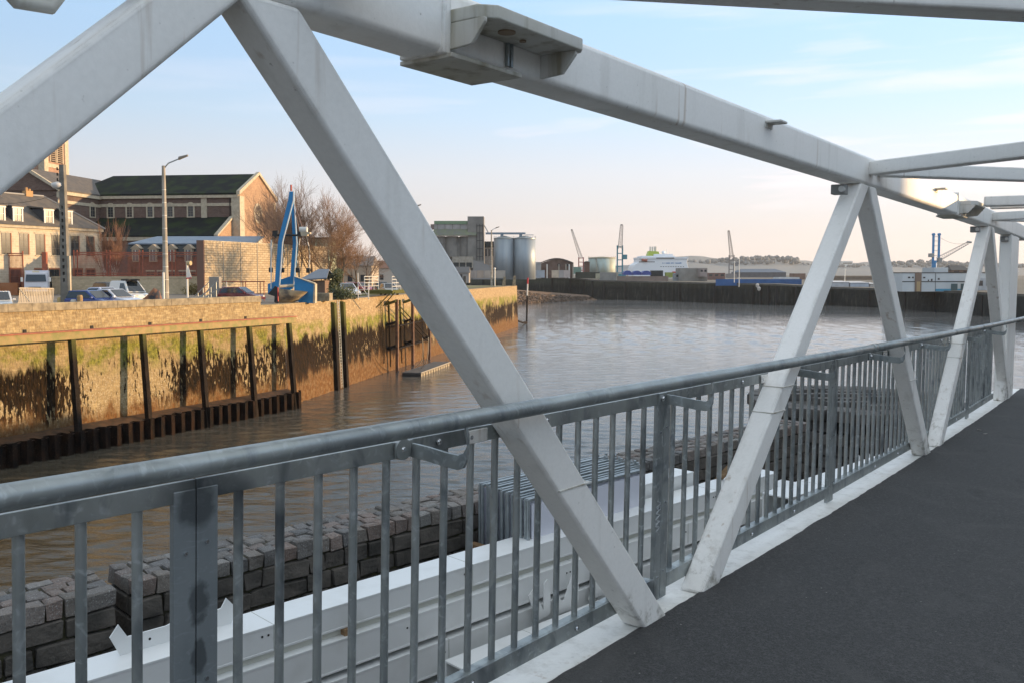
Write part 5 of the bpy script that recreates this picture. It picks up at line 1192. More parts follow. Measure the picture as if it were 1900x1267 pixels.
def vehicles():
    place(car('white hatchback cut off by the left edge of the photo',(.62,.62,.60),4.2),-4,60.5,-60,1.02)
    place(car('dark blue estate car with a gleaming roof just right of the utility pole',(.02,.05,.22),4.3,style='hatch'),172,66,-20,1.0)
    place(car('silver saloon car nosing right, nearest of the two silver ones',(.58,.60,.66),4.3,style='saloon'),214,67.5,-22,1.05)
    place(car('pale silver-blue car roof behind the nearest silver saloon',(.48,.52,.66),4.3,style='saloon'),196,73.5,-20,1.08)
    v=car('white panel van with a dark roof box among the parked cars',(.72,.71,.68),4.2,1.8,2.05,'van','van');place(v,240,79,-38,1.0)
    m=MB();m.box(-.4,.9,-.55,.55,2.06,2.2);m.build('roof_box',DARK,v,bevel=.03)
    place(car('dark grey people carrier partly hidden behind the white van',(.045,.05,.055),4.6,1.85,1.85,'hatch'),206,88,-35,1.0)
    place(car('dark red hatchback behind the guard rail left of the blue hoist',(.13,.012,.018),4.2),448,84,-12,.98)
    place(car('small red car seen past the grey cabinet',(.22,.02,.025),3.9),414,88,-70,.95)
    place(car('white hatchback with its headlights showing, right of the dark bush',(.56,.58,.60),4.1),643,100,-62,1.12)
    place(car('faded pink-red car far along the quay road',(.42,.08,.10),4.0),650,128,-60,1.0)
    place(car('bright red car behind the platform rails',(.34,.03,.06),4.0),672,122,-50,1.0)
    place(car('dark green car behind the platform rails, beside the red one',(.04,.06,.055),4.2,1.8,1.6),708,118,-70,1.0)
    place(car('pale grey car half hidden by the big diagonal',(.4,.4,.38),4.2),722,112,-70,1.0)
    # lorry
    t=thing('parked_lorry','white lorry with a large dark windscreen parked at the gate','lorry',(0,0,0))
    wp=mat('lorry_white',(.62,.62,.66),.35)
    m=MB();m.prism([(-1.2,-1.0,.45),(1.2,-1.0,.45),(1.2,-1.0,1.55),(1.08,-.8,2.65),(-1.08,-.8,2.65),(-1.2,-1.0,1.55)],(0,1.9,0));m.build('cab',wp,t,bevel=.08)
    m=MB();m.prism([(-1.05,-.99,1.62),(1.05,-.99,1.62),(.97,-.86,2.42),(-.97,-.86,2.42)],(0,.03,0));m.v=[(x,y-.03,z) for x,y,z in m.v];m.build('windscreen',GLASS,t)
    m=MB();m.box(-.75,.5,-1.06,-.98,.75,1.0);m.build('grille',DARK,t)
    m=MB();m.box(-1.2,1.25,1.0,5.6,.7,2.9);m.build('load_box',wp,t,bevel=.04)
    m=MB();m.box(-.35,.35,-.6,-.3,2.66,2.85);m.build('roof_sign',mat('cream_plastic',(.6,.52,.36),.5),t,bevel=.03)
    for sx in(-1,1):
        m=MB();m.box(sx*1.42-.12,sx*1.42+.12,-.9,-.8,1.6,2.1);m.build('mirror',WHITEF,t,bevel=.02)
        for y in(-.2,4.2): m=MB();m.tube((sx*.85,y,.45),(sx*1.15,y,.45),.45,n=18);m.build('wheel',RUBBER,t)
        m=MB();m.box(sx*.85-.15,sx*.85+.15,-1.05,-.98,.85,1.05);m.build('headlight',LAMPG,t)
    t.location=(xat(68,109),109,GZ);t.rotation_euler=(0,0,R(26));t.scale=(1.06,1.06,1.06)
    # motorbike under brown cover
    m=MB();Y=70;x=xat(278,Y);V=[]
    prof=[(-1.0,.15,.2),(-.7,.5,.32),(-.2,.85,.36),(.3,1.45,.42),(.7,1.3,.42),(.95,.35,.3)]
    for a,h,wd in prof:
        for k in range(7): th=PI*k/6;V.append((x+a,Y-wd*math.cos(th),GZ+.12+h*math.sin(th)**.6))
    m._a(V,[(i*7+k,i*7+7+k,i*7+8+k,i*7+1+k) for i in range(5) for k in range(6)]);t=thing('covered_motorbike','motorbike under a brown and black cover right of the silver saloon','motorbike',(x,Y,GZ))
    m.build('cover',mat('bike_cover',(.23,.10,.045),.7,c2=(.03,.03,.035),scale=1.1,lo=.45,hi=.55),t,smooth=True)
    for a in(-.75,.75): m=MB();m.tube((x+a,Y-.07,GZ+.3),(x+a,Y+.07,GZ+.3),.3,n=16);m.build('wheel',RUBBER,t)
vehicles()
# ------------------------------------------------------------------ trees
def grow(mt,mw,p,d,L,r,depth,rr,spread,up,ntw):
    segs=3;q=p
    r=max(r,.011);pts=[q];rad=[r]
    for i in range(segs):
        d=(d+Vector((rr.uniform(-.16,.16),rr.uniform(-.16,.16),rr.uniform(-.06,.12)+up))).normalized();q=q+d*(L/segs);pts.append(q);rad.append(r*(1-.38*(i+1)/segs))
    (mt if depth>2 else mw).path(pts,rad,6 if depth>4 else 4 if depth>2 else 3)
    if depth<=0:return
    n=ntw if depth>1 else ntw+1
    for i in range(n):
        f=.35+.65*(i+rr.random()*.5)/n;k=min(segs-1,int(f*segs));b=pts[k].lerp(pts[k+1],f*segs-k)
        a=rr.uniform(0,2*PI);x=d.orthogonal().normalized();y=d.cross(x);nd=(d*math.cos(spread)+(x*math.cos(a)+y*math.sin(a))*math.sin(spread)*rr.uniform(.6,1.3)).normalized()
        grow(mt,mw,b,nd,L*rr.uniform(.62,.82),rad[k]*.58,depth-1,rr,spread,up,ntw)
    grow(mt,mw,pts[-1],d,L*.8,rad[-1]*.9,depth-1,rr,spread,up,ntw)
def bare_tree(seed,H,label,px,Y,barkm=BARK,twigm=TWIG,depth=6,spread=.55,up=.05,ntw=3,lean=0,r0=.22,stems=1):
    rr=random.Random(seed);mt=MB();mw=MB();x=xat(px,Y)
    for s in range(stems):
        a=2*PI*s/stems;d=Vector((lean+(.28*math.cos(a) if stems>1 else 0),(.28*math.sin(a) if stems>1 else 0),1)).normalized()
        grow(mt,mw,Vector((x,Y,GZ)),d,H*.30,r0,depth,rr,spread,up,ntw)
    t=thing('bare_tree',label,'tree',(x,Y,GZ),'bare winter trees on the left bank')
    mt.build('trunk',barkm,t);c=mw.build('crown',twigm,t);return t
def trees():
    bare_tree(11,17,'tallest bare tree right behind the church gable, left of the blue hoist',519,150,depth=6,spread=.50,up=.06)
    bare_tree(12,16,'bare tree rising directly behind the top of the blue hoist',548,142,depth=6,spread=.50,up=.06)
    bare_tree(13,16,'wide bare tree just right of the blue hoist',580,132,depth=6,spread=.54,up=.05)
    bare_tree(14,13.5,'bare tree half covered by the big diagonal, in front of the pale green house',613,128,depth=6,spread=.55,up=.04,twigm=mat('orange_twigs',(.25,.145,.08),.9))
    bare_tree(15,10,'low spreading tree with orange twigs beside the dark bush',634,118,depth=6,spread=.72,up=.0,twigm=MAT['orange_twigs'],r0=.2)
    bare_tree(16,9,'small bare tree farther along the quay road',663,140,depth=5,spread=.6,up=.02,twigm=MAT['orange_twigs'],r0=.16)
    bare_tree(17,8,'thin bare street tree by the platform rails',680,112,depth=4,spread=.6,up=.0,r0=.15)
    bare_tree(18,10.5,'multi-stemmed white-barked birch with russet twigs behind the low stone wall',211,121,barkm=BIRCH,twigm=TWIGR,depth=4,spread=.30,up=.12,stems=5,r0=.11,ntw=3)
    bare_tree(19,6.5,'slender young birch right of the big birch',250,121,barkm=BIRCH,twigm=TWIGR,depth=3,spread=.3,up=.1,stems=2,r0=.07)
    bare_tree(20,6,'small yellowish bare tree at the far left behind the fence',18,116,twigm=mat('yellow_twigs',(.36,.24,.08),.9),depth=4,spread=.75,up=.0,r0=.15)
    # evergreen bush and ivy by the brick hut
    def bush(px,Y,hx,hz,n,label,name='evergreen_bush',lm=LEAF):
        rr=random.Random(int(px));x=xat(px,Y);t=thing(name,label,'bush',(x,Y,GZ));m=MB()
        cl=[(rr.uniform(-.6,.6)*hx,rr.uniform(-.5,.5)*hx,rr.uniform(.1,.85)*hz,rr.uniform(.25,.5)*hx) for _ in range(14)]
        for i in range(n):
            c=cl[i%14];v=Vector((rr.gauss(0,1),rr.gauss(0,1),rr.gauss(0,1))).normalized()*c[3]*rr.uniform(.6,1.15)
            p=Vector((x+c[0],Y+c[1],GZ+c[2]))+v
            if p.z<GZ+.05:continue
            s=rr.uniform(.06,.13);a=Vector((rr.uniform(-1,1),rr.uniform(-1,1),rr.uniform(-1,1))).normalized();b=a.orthogonal().normalized()
            m.quad(p-a*s,p+b*s*.6,p+a*s,p-b*s*.6)
        m.build('foliage',lm,t);m=MB();
        for i in range(6): c=cl[i];m.tube((x+c[0]*.3,Y,GZ),(x+c[0],Y+c[1],GZ+c[2]),.05,.02,5)
        m.build('stem',BARK,t)
    bush(617,96,1.35,3.2,3200,'dense dark evergreen bush between the brick hut and the white car')
    bush(637,92,1.5,1.1,1500,'low dark shrub spreading in front of the white car')
    bush(356,113,1.6,1.2,900,'scrubby yellowish shrub at the foot of the low stone wall',lm=mat('dry_leaves',(.22,.17,.06),.8))
    bush(70,119,3.4,3.6,2600,'dark hedge mass behind the white lorry',lm=mat('dull_leaves',(.07,.055,.03),.8))
trees()
# ------------------------------------------------------------------ far basin quay and harbour
FQ=[(820,548.5,511),(1000,552,512.5),(1075,554,517),(1111,556,520.5),(1200,558,522.5),(1396,565,526.5),(1440,567,527.5),(1546,567.5,533),(1668,573,537),(1769,581,540.5),(1837,589,543.5),(1960,601,549),(2400,655,575)]
def fqp(px,pyb,pyt):
    b=G(px,pyb,0);zt=zat(pyt,b.y);return b,zt
FP=[fqp(*q) for q in FQ]
def far_quay():
    # split into runs at the corners one can see
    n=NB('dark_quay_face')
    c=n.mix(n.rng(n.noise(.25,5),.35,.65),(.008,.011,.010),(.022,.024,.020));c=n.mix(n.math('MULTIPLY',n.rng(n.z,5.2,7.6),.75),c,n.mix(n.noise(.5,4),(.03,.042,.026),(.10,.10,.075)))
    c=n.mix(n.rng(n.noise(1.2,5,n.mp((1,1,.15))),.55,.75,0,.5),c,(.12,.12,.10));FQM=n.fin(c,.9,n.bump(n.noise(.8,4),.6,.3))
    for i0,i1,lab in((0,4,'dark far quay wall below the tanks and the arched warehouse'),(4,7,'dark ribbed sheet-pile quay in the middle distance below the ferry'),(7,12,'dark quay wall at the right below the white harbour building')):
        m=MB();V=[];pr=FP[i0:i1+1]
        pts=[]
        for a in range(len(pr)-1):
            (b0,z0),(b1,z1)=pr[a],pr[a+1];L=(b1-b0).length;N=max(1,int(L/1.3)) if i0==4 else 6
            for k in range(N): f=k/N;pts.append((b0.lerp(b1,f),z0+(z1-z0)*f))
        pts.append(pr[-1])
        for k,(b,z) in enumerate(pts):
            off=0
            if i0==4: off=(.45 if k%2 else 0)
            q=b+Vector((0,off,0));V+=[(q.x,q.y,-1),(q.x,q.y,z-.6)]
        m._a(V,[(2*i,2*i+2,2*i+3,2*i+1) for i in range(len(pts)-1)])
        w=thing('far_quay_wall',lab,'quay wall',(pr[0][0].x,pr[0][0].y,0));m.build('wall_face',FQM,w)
        m=MB();V=[]
        for (b,z) in pr:V+=[(b.x,b.y-.4,z-.65),(b.x,b.y-.4,z),(b.x,b.y+1.5,z)]
        m._a(V,[(3*i+k,3*i+3+k,3*i+4+k,3*i+1+k) for i in range(len(pr)-1) for k in(0,1)]);m.build('coping',mat('far_coping',(.13,.125,.11),.9,c2=(.08,.08,.07),scale=.3),w)
        m=MB()
        for k in range(1,9):
            f=k/9*(len(pr)-1);a=int(f);a=min(a,len(pr)-2);b=pr[a][0].lerp(pr[a+1][0],f-a);z=pr[a][1]+(pr[a+1][1]-pr[a][1])*(f-a);m.box(b.x-.35,b.x+.35,b.y-.8,b.y-.1,0,z-.8)
        m.build('fender_pile',DARK,w)
    # land behind
    m=MB();V=[];K=len(FP)
    for b,z in FP:
        V.append((b.x,b.y+.5,z-.02));s=1.9;V.append((b.x*s,b.y*s+60,8.6));V.append((b.x*8,b.y*8+200,8.0))
    m._a(V,[(3*i+k,3*i+3+k,3*i+4+k,3*i+1+k) for i in range(K-1) for k in(0,1)]);kind(m.build('harbour_ground',mat('harbour_ground_mat',(.13,.125,.11),.95,c2=(.10,.095,.075),scale=.03)),'structure')
    # hidden mainland behind the town
    m=MB();m.quad((-900,150,GZ-.3),(FP[0][0].x+10,FP[0][0].y-4,GZ-.3),(-300,2600,8.2),(-3500,2600,8.2));kind(m.build('town_ground',mat('harbour_ground_mat',(.13,.125,.11),.95)),'structure')
    # rock slope
    rr=random.Random(21);m=MB();
    a=G(945,566,0);b=G(1105,556,0);at=G(960,532,0);top=FP[1][0]
    n=1500
    c0=G(930,567,0);c1=G(1098,557,0);t0=D(930,532,360);t1=D(1090,548,395)
    mud=MB();mud.quad(tuple(c0+Vector((-10,0,-.3))),tuple(c1+Vector((3,0,-.3))),(t1.x,t1.y,t1.z),(t0.x-12,t0.y,t0.z));kind(mud.build('mud_slope',mat('slope_mud',(.12,.075,.045),.9,c2=(.18,.12,.08),scale=.2,bump=.5)),'structure')
    for i in range(n):
        u=rr.random();v=rr.random()**1.3
        lo=c0.lerp(c1,u);hi=t0.lerp(t1,u);p=lo.lerp(hi,v*.8*(1-u*.55));s=rr.uniform(.35,.85)
        q=[Vector((rr.uniform(.6,1)*sx,rr.uniform(.6,1)*sy,rr.uniform(.5,1)*sz))*s for sz in(-1,1) for sx,sy in((-1,-1),(1,-1),(1,1),(-1,1))]
        rot=Matrix.Rotation(rr.uniform(0,PI),3,'Z')@Matrix.Rotation(rr.uniform(-.6,.6),3,'X');m.hexa([tuple(p+rot@k) for k in q])
    kind(m.build('rock_slope',mat('dark_rocks',(.06,.042,.03),.8,c2=(.15,.10,.07),scale=.4)),'stuff')
    for o in (bpy.data.objects['rock_slope'],): o['label']='slope of dark tumbled rocks beyond the quay corner';o['category']='rocks'
far_quay()
def hills():
    rr=random.Random(3)
    def ridge(name,Y,prof,dy,m_):
        V=[];n=len(prof);N=160;
        def hz(px):
            for i in range(n-1):
                if prof[i][0]<=px<=prof[i+1][0]:
                    f=(px-prof[i][0])/(prof[i+1][0]-prof[i][0]);f=f*f*(3-2*f);return prof[i][1]+(prof[i+1][1]-prof[i][1])*f
            return prof[-1][1]
        for k in range(N+1):
            px=prof[0][0]+(prof[-1][0]-prof[0][0])*k/N;y=hz(px);x=xat(px,Y);z=zat(y,Y)+rr.uniform(-1.5,1.5)
            V+=[(x*.72,Y*.72,7.9),(x*.86,Y*.86,8+(z-8)*.45),(x,Y,z),(x*1.2,Y+dy,z-10)]
        m=MB();m._a(V,[(4*i+k,4*i+4+k,4*i+5+k,4*i+1+k) for i in range(N) for k in(0,1,2)]);kind(m.build(name,m_,smooth=True),'structure')
    hm=mat('wooded_hill',(.15,.165,.17),.95,c2=(.18,.18,.175),scale=.012,detail=6)
    hf=mat('hill_fields',(.17,.185,.19),.95,c2=(.20,.205,.20),scale=.006)
    ridge('hills',2600,[(700,500),(1000,499),(1180,492),(1230,478),(1290,476),(1345,483),(1420,481),(1500,485),(1560,490),(1620,486),(1700,489),(1800,487),(1900,490),(2100,486),(2600,470)],700,hf)
    # wooded crest: rows of tree clumps
    m=MB()
    crest=[(1215,481),(1240,477),(1290,475),(1330,481),(1360,486),(1385,481),(1420,480),(1470,484),(1530,488),(1560,490),(1600,489)]
    for i in range(900):
        u=rr.random();px=1225+u*690;k=0
        y=478+4*math.sin(px*.021)+ (8 if px>1480 else 0)+1+rr.uniform(-.5,11);Y=2450+rr.uniform(-150,100);x=xat(px,Y);z=zat(y,Y);r=rr.uniform(3,8)
        m.lathe((x,Y,z-r*1.2),[(r*.5,-r*.2),(r,r*.3),(r*.9,r*.9),(r*.3,r*1.4)],6)
    kind(m.build('wooded_crest',hm),'stuff');o=bpy.data.objects['wooded_crest'];o['label']='hazy wood along the hill crest on the horizon';o['category']='woodland'
    t=thing('hilltop_building','pale block building on the hazy hill between the far diagonals','building',(xat(1571,2380),2380,30));m=MB();Y=2380
    m.box(xat(1562,Y),xat(1581,Y),Y,Y+20,30,zat(485,Y));m.build('wall',WHITEF,t);m=MB();m.box(xat(1563,Y),xat(1580,Y),Y-.5,Y-.1,zat(490,Y),zat(488,Y));m.build('window_band',GLASS,t)
    rr2=random.Random(8)
    for i in range(7):
        px=1592+i*9 if i<4 else 1664+(i-4)*9;Y=2350;x=xat(px,Y);z=zat(495+rr2.uniform(-1,1),Y);m=MB();m.box(x-4,x+4,Y,Y+10,z-6,z);m._a([(x-5,Y-1,z),(x+5,Y-1,z),(x+5,Y+11,z),(x-5,Y+11,z),(x,Y-1,z+4),(x,Y+11,z+4)],[(0,1,4),(1,2,5,4),(2,3,5),(3,0,4,5)])
        tag(m.build('hillside_house',mat('hillside_house_mat',(.45,.42,.38),.9),origin=(x,Y,z-6)),['first','second','third','fourth','fifth','sixth','seventh'][i]+' tiny pale house on the hazy hillside, counted from the left','house','tiny houses on the hill')
hills()
def silos():
    Y=330;gz=9.5
    GC=mat('grain_concrete',(.26,.245,.22),.9,c2=(.19,.18,.165),scale=.35,bump=.2)
    t=thing('grain_store','old grey concrete grain store with rounded bins and a square lift tower','grain store',(xat(850,Y),Y,gz))
    X=lambda p:xat(p,Y)
    for px in(815,838.5,864): 
        m=MB();m.lathe((X(px),Y+2.5,0),[(2.35,zat(478,Y)),(2.45,zat(474,Y)),(2.45,zat(441,Y)),(2.2,zat(439,Y))],20);m.build('bin',GC,t,smooth=False)
    m=MB();m.box(X(800),X(884),Y+1.5,Y+9,gz,zat(440,Y));m.build('bin_block',GC,t)
    m=MB();m.prism([(X(801),Y-1.5,zat(438,Y)),(X(884),Y-1.5,zat(438,Y)),(X(886),Y+.5,zat(426,Y)),(X(806),Y+.5,zat(426,Y))],(0,5,0));m.build('lean_roof',mat('stained_roof',(.17,.17,.155),.9,c2=(.19,.21,.13),scale=.5),t)
    m=MB();m.box(X(806),X(885),Y+.5,Y+8,zat(426,Y),zat(417,Y));m.build('upper_gallery',mat('pale_cladding',(.40,.38,.36),.8,c2=(.30,.29,.28),scale=.6),t)
    m=MB();m.box(X(806),X(868),Y+.2,Y+8.3,zat(417,Y),zat(411,Y));m.build('green_roof',mat('green_metal_roof',(.17,.25,.15),.6),t)
    m=MB();m.box(X(799),X(806),Y+1,Y+5,zat(426,Y),zat(417,Y));m.build('end_hatch',mat('pinkish_sheet',(.24,.18,.16),.8),t)
    for i in range(5):
        m=MB();x=X(812+i*14);m.box(x-.12,x+.12,Y+.35,Y+.5,zat(426,Y),zat(417,Y));m.build('gallery_rib',GC,t)
    m=MB();m.box(X(868),X(898),Y-.5,Y+8,gz,zat(403,Y));m.build('lift_tower',GC,t)
    for y in(420,433,447,462,476):
        m=MB();m.box(X(885),X(896),Y-.7,Y-.5,zat(y+.8,Y),zat(y,Y));m.build('stair_landing',mat('dark_slate',(.03,.035,.035),.7),t)
    for px in(885,890.5,896): m=MB();m.box(X(px)-.08,X(px)+.08,Y-.75,Y-.55,zat(484,Y),zat(417,Y));m.build('ladder_rail',MAT['dark_slate'],t)
    m=MB();m.prism([(X(878),Y-1.5,zat(483,Y)),(X(911),Y-1.5,zat(494,Y)),(X(912),Y-1.5,gz),(X(878),Y-1.5,gz)],(0,8,0));m.build('loading_roof',mat('grey_cladding',(.27,.26,.25),.8),t)
    m=MB();m.box(X(840),X(878.5),Y-1.8,Y+1.5,zat(498,Y),zat(477,Y));m.build('loading_bay',CONC,t)
    for px in(847,859,871): m=MB();m.box(X(px-5),X(px+5),Y-1.9,Y-1.82,zat(497,Y),zat(488,Y));m.build('bay_door',MAT['dark_slate'],t)
    # house between
    h=thing('dark_roofed_house','white gabled house squeezed between the grain store and the steel silos','house',(X(905),Y+14,gz));m=MB();Y2=Y+14
    m.box(X(896)*1.04,X(918)*1.04,Y2,Y2+9,gz,zat(460,Y2));m.build('wall',mat('pale_cladding',(.40,.38,.36),.8),h);m=MB();m.box(xat(896,Y2),xat(920,Y2),Y2-.5,Y2+9,zat(460,Y2),zat(449,Y2));m.build('roof',mat('dark_slate',(.03,.035,.035),.7),h)
    for k in range(3): m=MB();x=xat(902+k*6,Y2);m.box(x-.35,x+.35,Y2-.1,Y2-.02,zat(476,Y2),zat(463,Y2));m.build('window',GLASS,h)
    # steel silos
    SM=NB('silo_steel');rib=SM.N.new('ShaderNodeTexWave');rib.bands_direction='Z';rib.inputs['Scale'].default_value=2.6;SM.L.new(SM.pos,rib.inputs[0]);v=SM.noise(.5,4,SM.mp((1,1,.1)))
    SMM=SM.fin(SM.mix(SM.rng(v,.35,.65),(.36,.40,.42),(.28,.32,.35)),.45,SM.bump(rib.outputs[1],.25,.05),.35)
    for i,(px,r) in enumerate(((935,3.75),(973.5,4.1))):
        c=(X(px),Y+2,0);zt=zat(443,Y);s=thing('steel_silo',['left corrugated steel silo, tight against the grain store','right corrugated steel silo with its right side in the sun'][i],'silo',(X(px),Y+2,gz),'pair of steel silos')
        m=MB();m.lathe(c,[(r,gz),(r,zt)],40);o=m.build('shell',SMM,s)
        for p in o.data.polygons:p.use_smooth=len(p.vertices)==4
        m=MB();m.lathe(c,[(r+.08,zt-.25),(r+.08,zt+.05),(.5,zt+1.0)],40);m.build('roof',GALV,s)
        m=MB();n=24
        for k in range(n): a=2*PI*k/n;m.tube((c[0]+r*math.cos(a),c[1]+r*math.sin(a),zt),(c[0]+r*math.cos(a),c[1]+r*math.sin(a),zt+.9),.04,n=4)
        m.build('roof_rail',GALV,s)
    s=thing('conveyor_bridge','blue-grey conveyor gantry running over the tops of both steel silos','conveyor',(X(940),Y+2,zat(443,Y)))
    m=MB();m.box(X(901),X(975),Y+1.3,Y+2.7,zat(435.5,Y),zat(432,Y));m.build('gantry',mat('blue_grey_paint',(.20,.25,.30),.6),s)
    for px in(931,966):m=MB();m.box(X(px)-.5,X(px)+.6,Y+1.4,Y+2.6,zat(443,Y),zat(435.5,Y));m.build('support',MAT['blue_grey_paint'],s)
    m=MB();m.tube((X(898),Y+2,zat(418,Y)),(X(906),Y+2,zat(432,Y)),.2,n=6);m.box(X(975),X(990),Y+1.6,Y+2.4,zat(437,Y),zat(436,Y));m.build('chute',MAT['blue_grey_paint'],s)
silos()
def lattice(m,p0,p1,w0,w1,n,r=.12):
    p0=Vector(p0);p1=Vector(p1);d=(p1-p0).normalized();x=d.cross(Vector((0,1,0))).normalized() if abs(d.y)<.9 else Vector((1,0,0));y=Vector((0,1,0))
    prev=None
    for k in range(n+1):
        f=k/n;c=p0.lerp(p1,f);w=w0+(w1-w0)*f;q=[c+x*w*a+y*w*b for a,b in((-1,-1),(1,-1),(1,1),(-1,1))]
        if prev:
            for i in range(4): m.tube(prev[i],q[i],r,n=4,cap=False);m.tube(prev[i],q[(i+1)%4],r*.6,n=3,cap=False)
        prev=q
def harbour():
    CR=mat('pale_lattice_steel',(.42,.36,.32),.7)
    # cranes
    def crane(name,label,Y,boom,mast,bc,mc,base=None):
        b0=D(*boom[0],Y);b1=D(*boom[1],Y);t=thing(name,label,'crane',(D(*mast[0],Y).x,Y,8))
        m=MB();lattice(m,b0,b1,boom[2],boom[3],14,.11*Y/400);m.build('boom',bc,t)
        a=D(*mast[0],Y);b=D(*mast[1],Y);m=MB()
        for s in(-1,1): m.box(a.x+s*mast[2]-mast[3],a.x+s*mast[2]+mast[3],Y-mast[3],Y+mast[3],8,b.z)
        for k in range(5): z=8+(b.z-8)*(k+1)/5.3;m.box(a.x-mast[2],a.x+mast[2],Y-.2,Y+.2,z,z+.5)
        m.build('mast',mc,t)
        m=MB();m.box(a.x-mast[2]*2.2,a.x+mast[2]*2.2,Y-2,Y+2,8.5,11.5);m.build('undercarriage',mc,t)
        m=MB();m.box(a.x+mast[2]+.1,a.x+mast[2]+2.6,Y-1.4,Y+1.2,zat((mast[0][1]*.45+mast[1][1]*.55),Y)-1.5,zat((mast[0][1]*.45+mast[1][1]*.55),Y)+1.2);m.build('cabin',mc,t)
        m=MB();m.tube(b1,(b1.x,Y,b1.z+.6),.7,n=8);m.build('sheave',mat('dark_sheave',(.08,.08,.08),.6),t)
        m=MB();m.tube(b1,b,.06*Y/400,n=3);m.build('cable',mat('dark_sheave',(.08,.08,.08),.6),t);return t
    TEAL=mat('teal_steel',(.08,.24,.29),.6)
    crane('harbour_crane','pale leaning lattice crane on a red base, left of the storage tank',620,((1078,480),(1061,428),1.1,.5),((1078,505),(1078,478),1.6,.35),CR,mat('faded_red_steel',(.35,.10,.09),.7))
    crane('harbour_crane','teal mobile crane with an upright lattice boom, right of the storage tank',520,((1150.5,462),(1153.5,419),1.1,.75),((1150,503),(1151.5,456),1.5,.38),CR,TEAL)
    crane('harbour_crane','pale slender crane with an upright boom right of the ferry',640,((1358,480),(1352,430),1.2,.6),((1357,510),(1358,474),1.7,.35),CR,mat('grey_crane_steel',(.22,.21,.21),.7))
    # blue crane on the right
    Y=430;t=thing('harbour_crane','bright blue twin-mast harbour crane with its boom lowered to the right','crane',(xat(1731,Y),Y,6));CB=mat('bright_blue_crane',(.05,.24,.50),.5)
    m=MB();m.lathe((xat(1732,Y),Y,0),[(1.15,6),(1.15,zat(484,Y))],16);m.build('tower',CB,t)
    for px in(1729.5,1740):
        m=MB();x=xat(px,Y);m.box(x-.42,x+.42,Y-.4,Y+.4,zat(484,Y),zat(438,Y));m.build('mast',CB,t)
        m=MB();m.tube((x,Y-.6,zat(436,Y)),(x,Y+.6,zat(436,Y)),.65,n=10);m.build('sheave',CB,t)
    m=MB()
    for y in(440,448,457,466,475): m.box(xat(1729,Y),xat(1741,Y),Y-.2,Y+.2,zat(y,Y)-.15,zat(y,Y)+.15)
    m.build('rung',WHITEF,t)
    m=MB();a=D(1740,482,Y);b=D(1797,451,Y);lattice(m,a,b,1.0,.5,14,.1);m.build('boom',mat('grey_boom',(.32,.32,.31),.6),t)
    m=MB();m.tube((b.x-.6,Y,b.z+.4),(b.x+1.4,Y,b.z+.2),.5,n=8);m.build('boom_head',mat('grey_boom',(.32,.32,.31),.6),t)
    m=MB();q=D(1742,440,Y);P=[q.lerp(b,k/8)-Vector((0,0,1.8*math.sin(PI*k/8))) for k in range(9)];m.path(P,.06,3);m.build('cable',MAT['dark_sheave'],t)
    m=MB();m.box(xat(1722,Y),xat(1730,Y),Y-1,Y+1,zat(478,Y),zat(471,Y));m.box(xat(1738,Y),xat(1745,Y),Y-1.2,Y+1,zat(487,Y),zat(479,Y));m.build('cabin',mat('grey_boom',(.32,.32,.31),.6),t,bevel=.1)
    # arched warehouse
    Y=410;X=lambda p:xat(p,Y);t=thing('arched_warehouse','open-fronted warehouse with a dark curved roof right of the silos','warehouse',(X(1033),Y,10))
    m=MB();n=14;top=[(X(1002+62*i/n),Y,zat(488-8.5*math.sin(PI*i/n),Y)) for i in range(n+1)];V=top+[(a,Y+14,z) for a,_,z in top];m._a(V+[(a,b,z-.5) for a,b,z in V],[(i,i+1,n+2+i,n+1+i) for i in range(n)]+[(2*n+2+i,2*n+3+i,3*n+4+i,3*n+3+i) for i in range(n)]+[(i,i+1,2*n+3+i,2*n+2+i) for i in range(n)]);m.build('curved_roof',mat('dark_roof_sheet',(.10,.085,.075),.8),t)
    m=MB();m.prism([(p[0],Y+.5,p[2]-.6) for p in top]+[(X(1063),Y+.5,9.5),(X(1003),Y+.5,9.5)],(0,.4,0));m.build('brick_front',mat('dull_brown_brick',(.11,.07,.055),.9,c2=(.16,.11,.09),scale=.5),t)
    for px in(1003,1015,1037,1050,1056,1063):m=MB();m.box(X(px)-.25,X(px)+.25,Y-.1,Y+.5,9.5,zat(491,Y));m.build('pillar',WHITEF if px in(1015,1056) else CONC,t)
    for px in(1037,1053): m=MB();m.box(X(px-2.5),X(px+2.5),Y+.3,Y+.49,zat(495,Y),zat(490,Y));m.build('window',GLASS,t)
    # pale annex right of the silos
    Y=400;m=MB();m.box(xat(993,Y),xat(1003,Y),Y,Y+6,9.5,zat(487,Y));tag(m.build('annex',mat('pale_cladding',(.40,.38,.36),.8),origin=(xat(998,Y),Y,9.5)),'narrow pale annex between the right silo and the arched warehouse','building')
    # storage tank
    Y=460;c=(xat(1119,Y),Y+7,0);r=7.05;t=thing('storage_tank','squat pale blue-green storage tank streaked with rust','storage tank',(c[0],c[1],9))
    m=MB();m.lathe(c,[(r,9),(r,zat(479,Y))],44);TM=mat('tank_paint',(.42,.50,.46),.6,c2=(.36,.36,.27),scale=.35,stretch=(1,1,.25));o=m.build('shell',TM,t)
    for p in o.data.polygons:p.use_smooth=len(p.vertices)==4
    m=MB();m.lathe(c,[(r+.15,zat(480,Y)),(r+.15,zat(478.3,Y)),(.5,zat(476.3,Y))],44);m.build('roof',mat('rusty_tank_roof',(.36,.33,.24),.8),t)
    m=MB()
    for k in range(20):a=2*PI*k/20;m.tube((c[0]+r*math.cos(a),c[1]+r*math.sin(a),zat(479,Y)),(c[0]+r*math.cos(a),c[1]+r*math.sin(a),zat(475.6,Y)),.05,n=3)
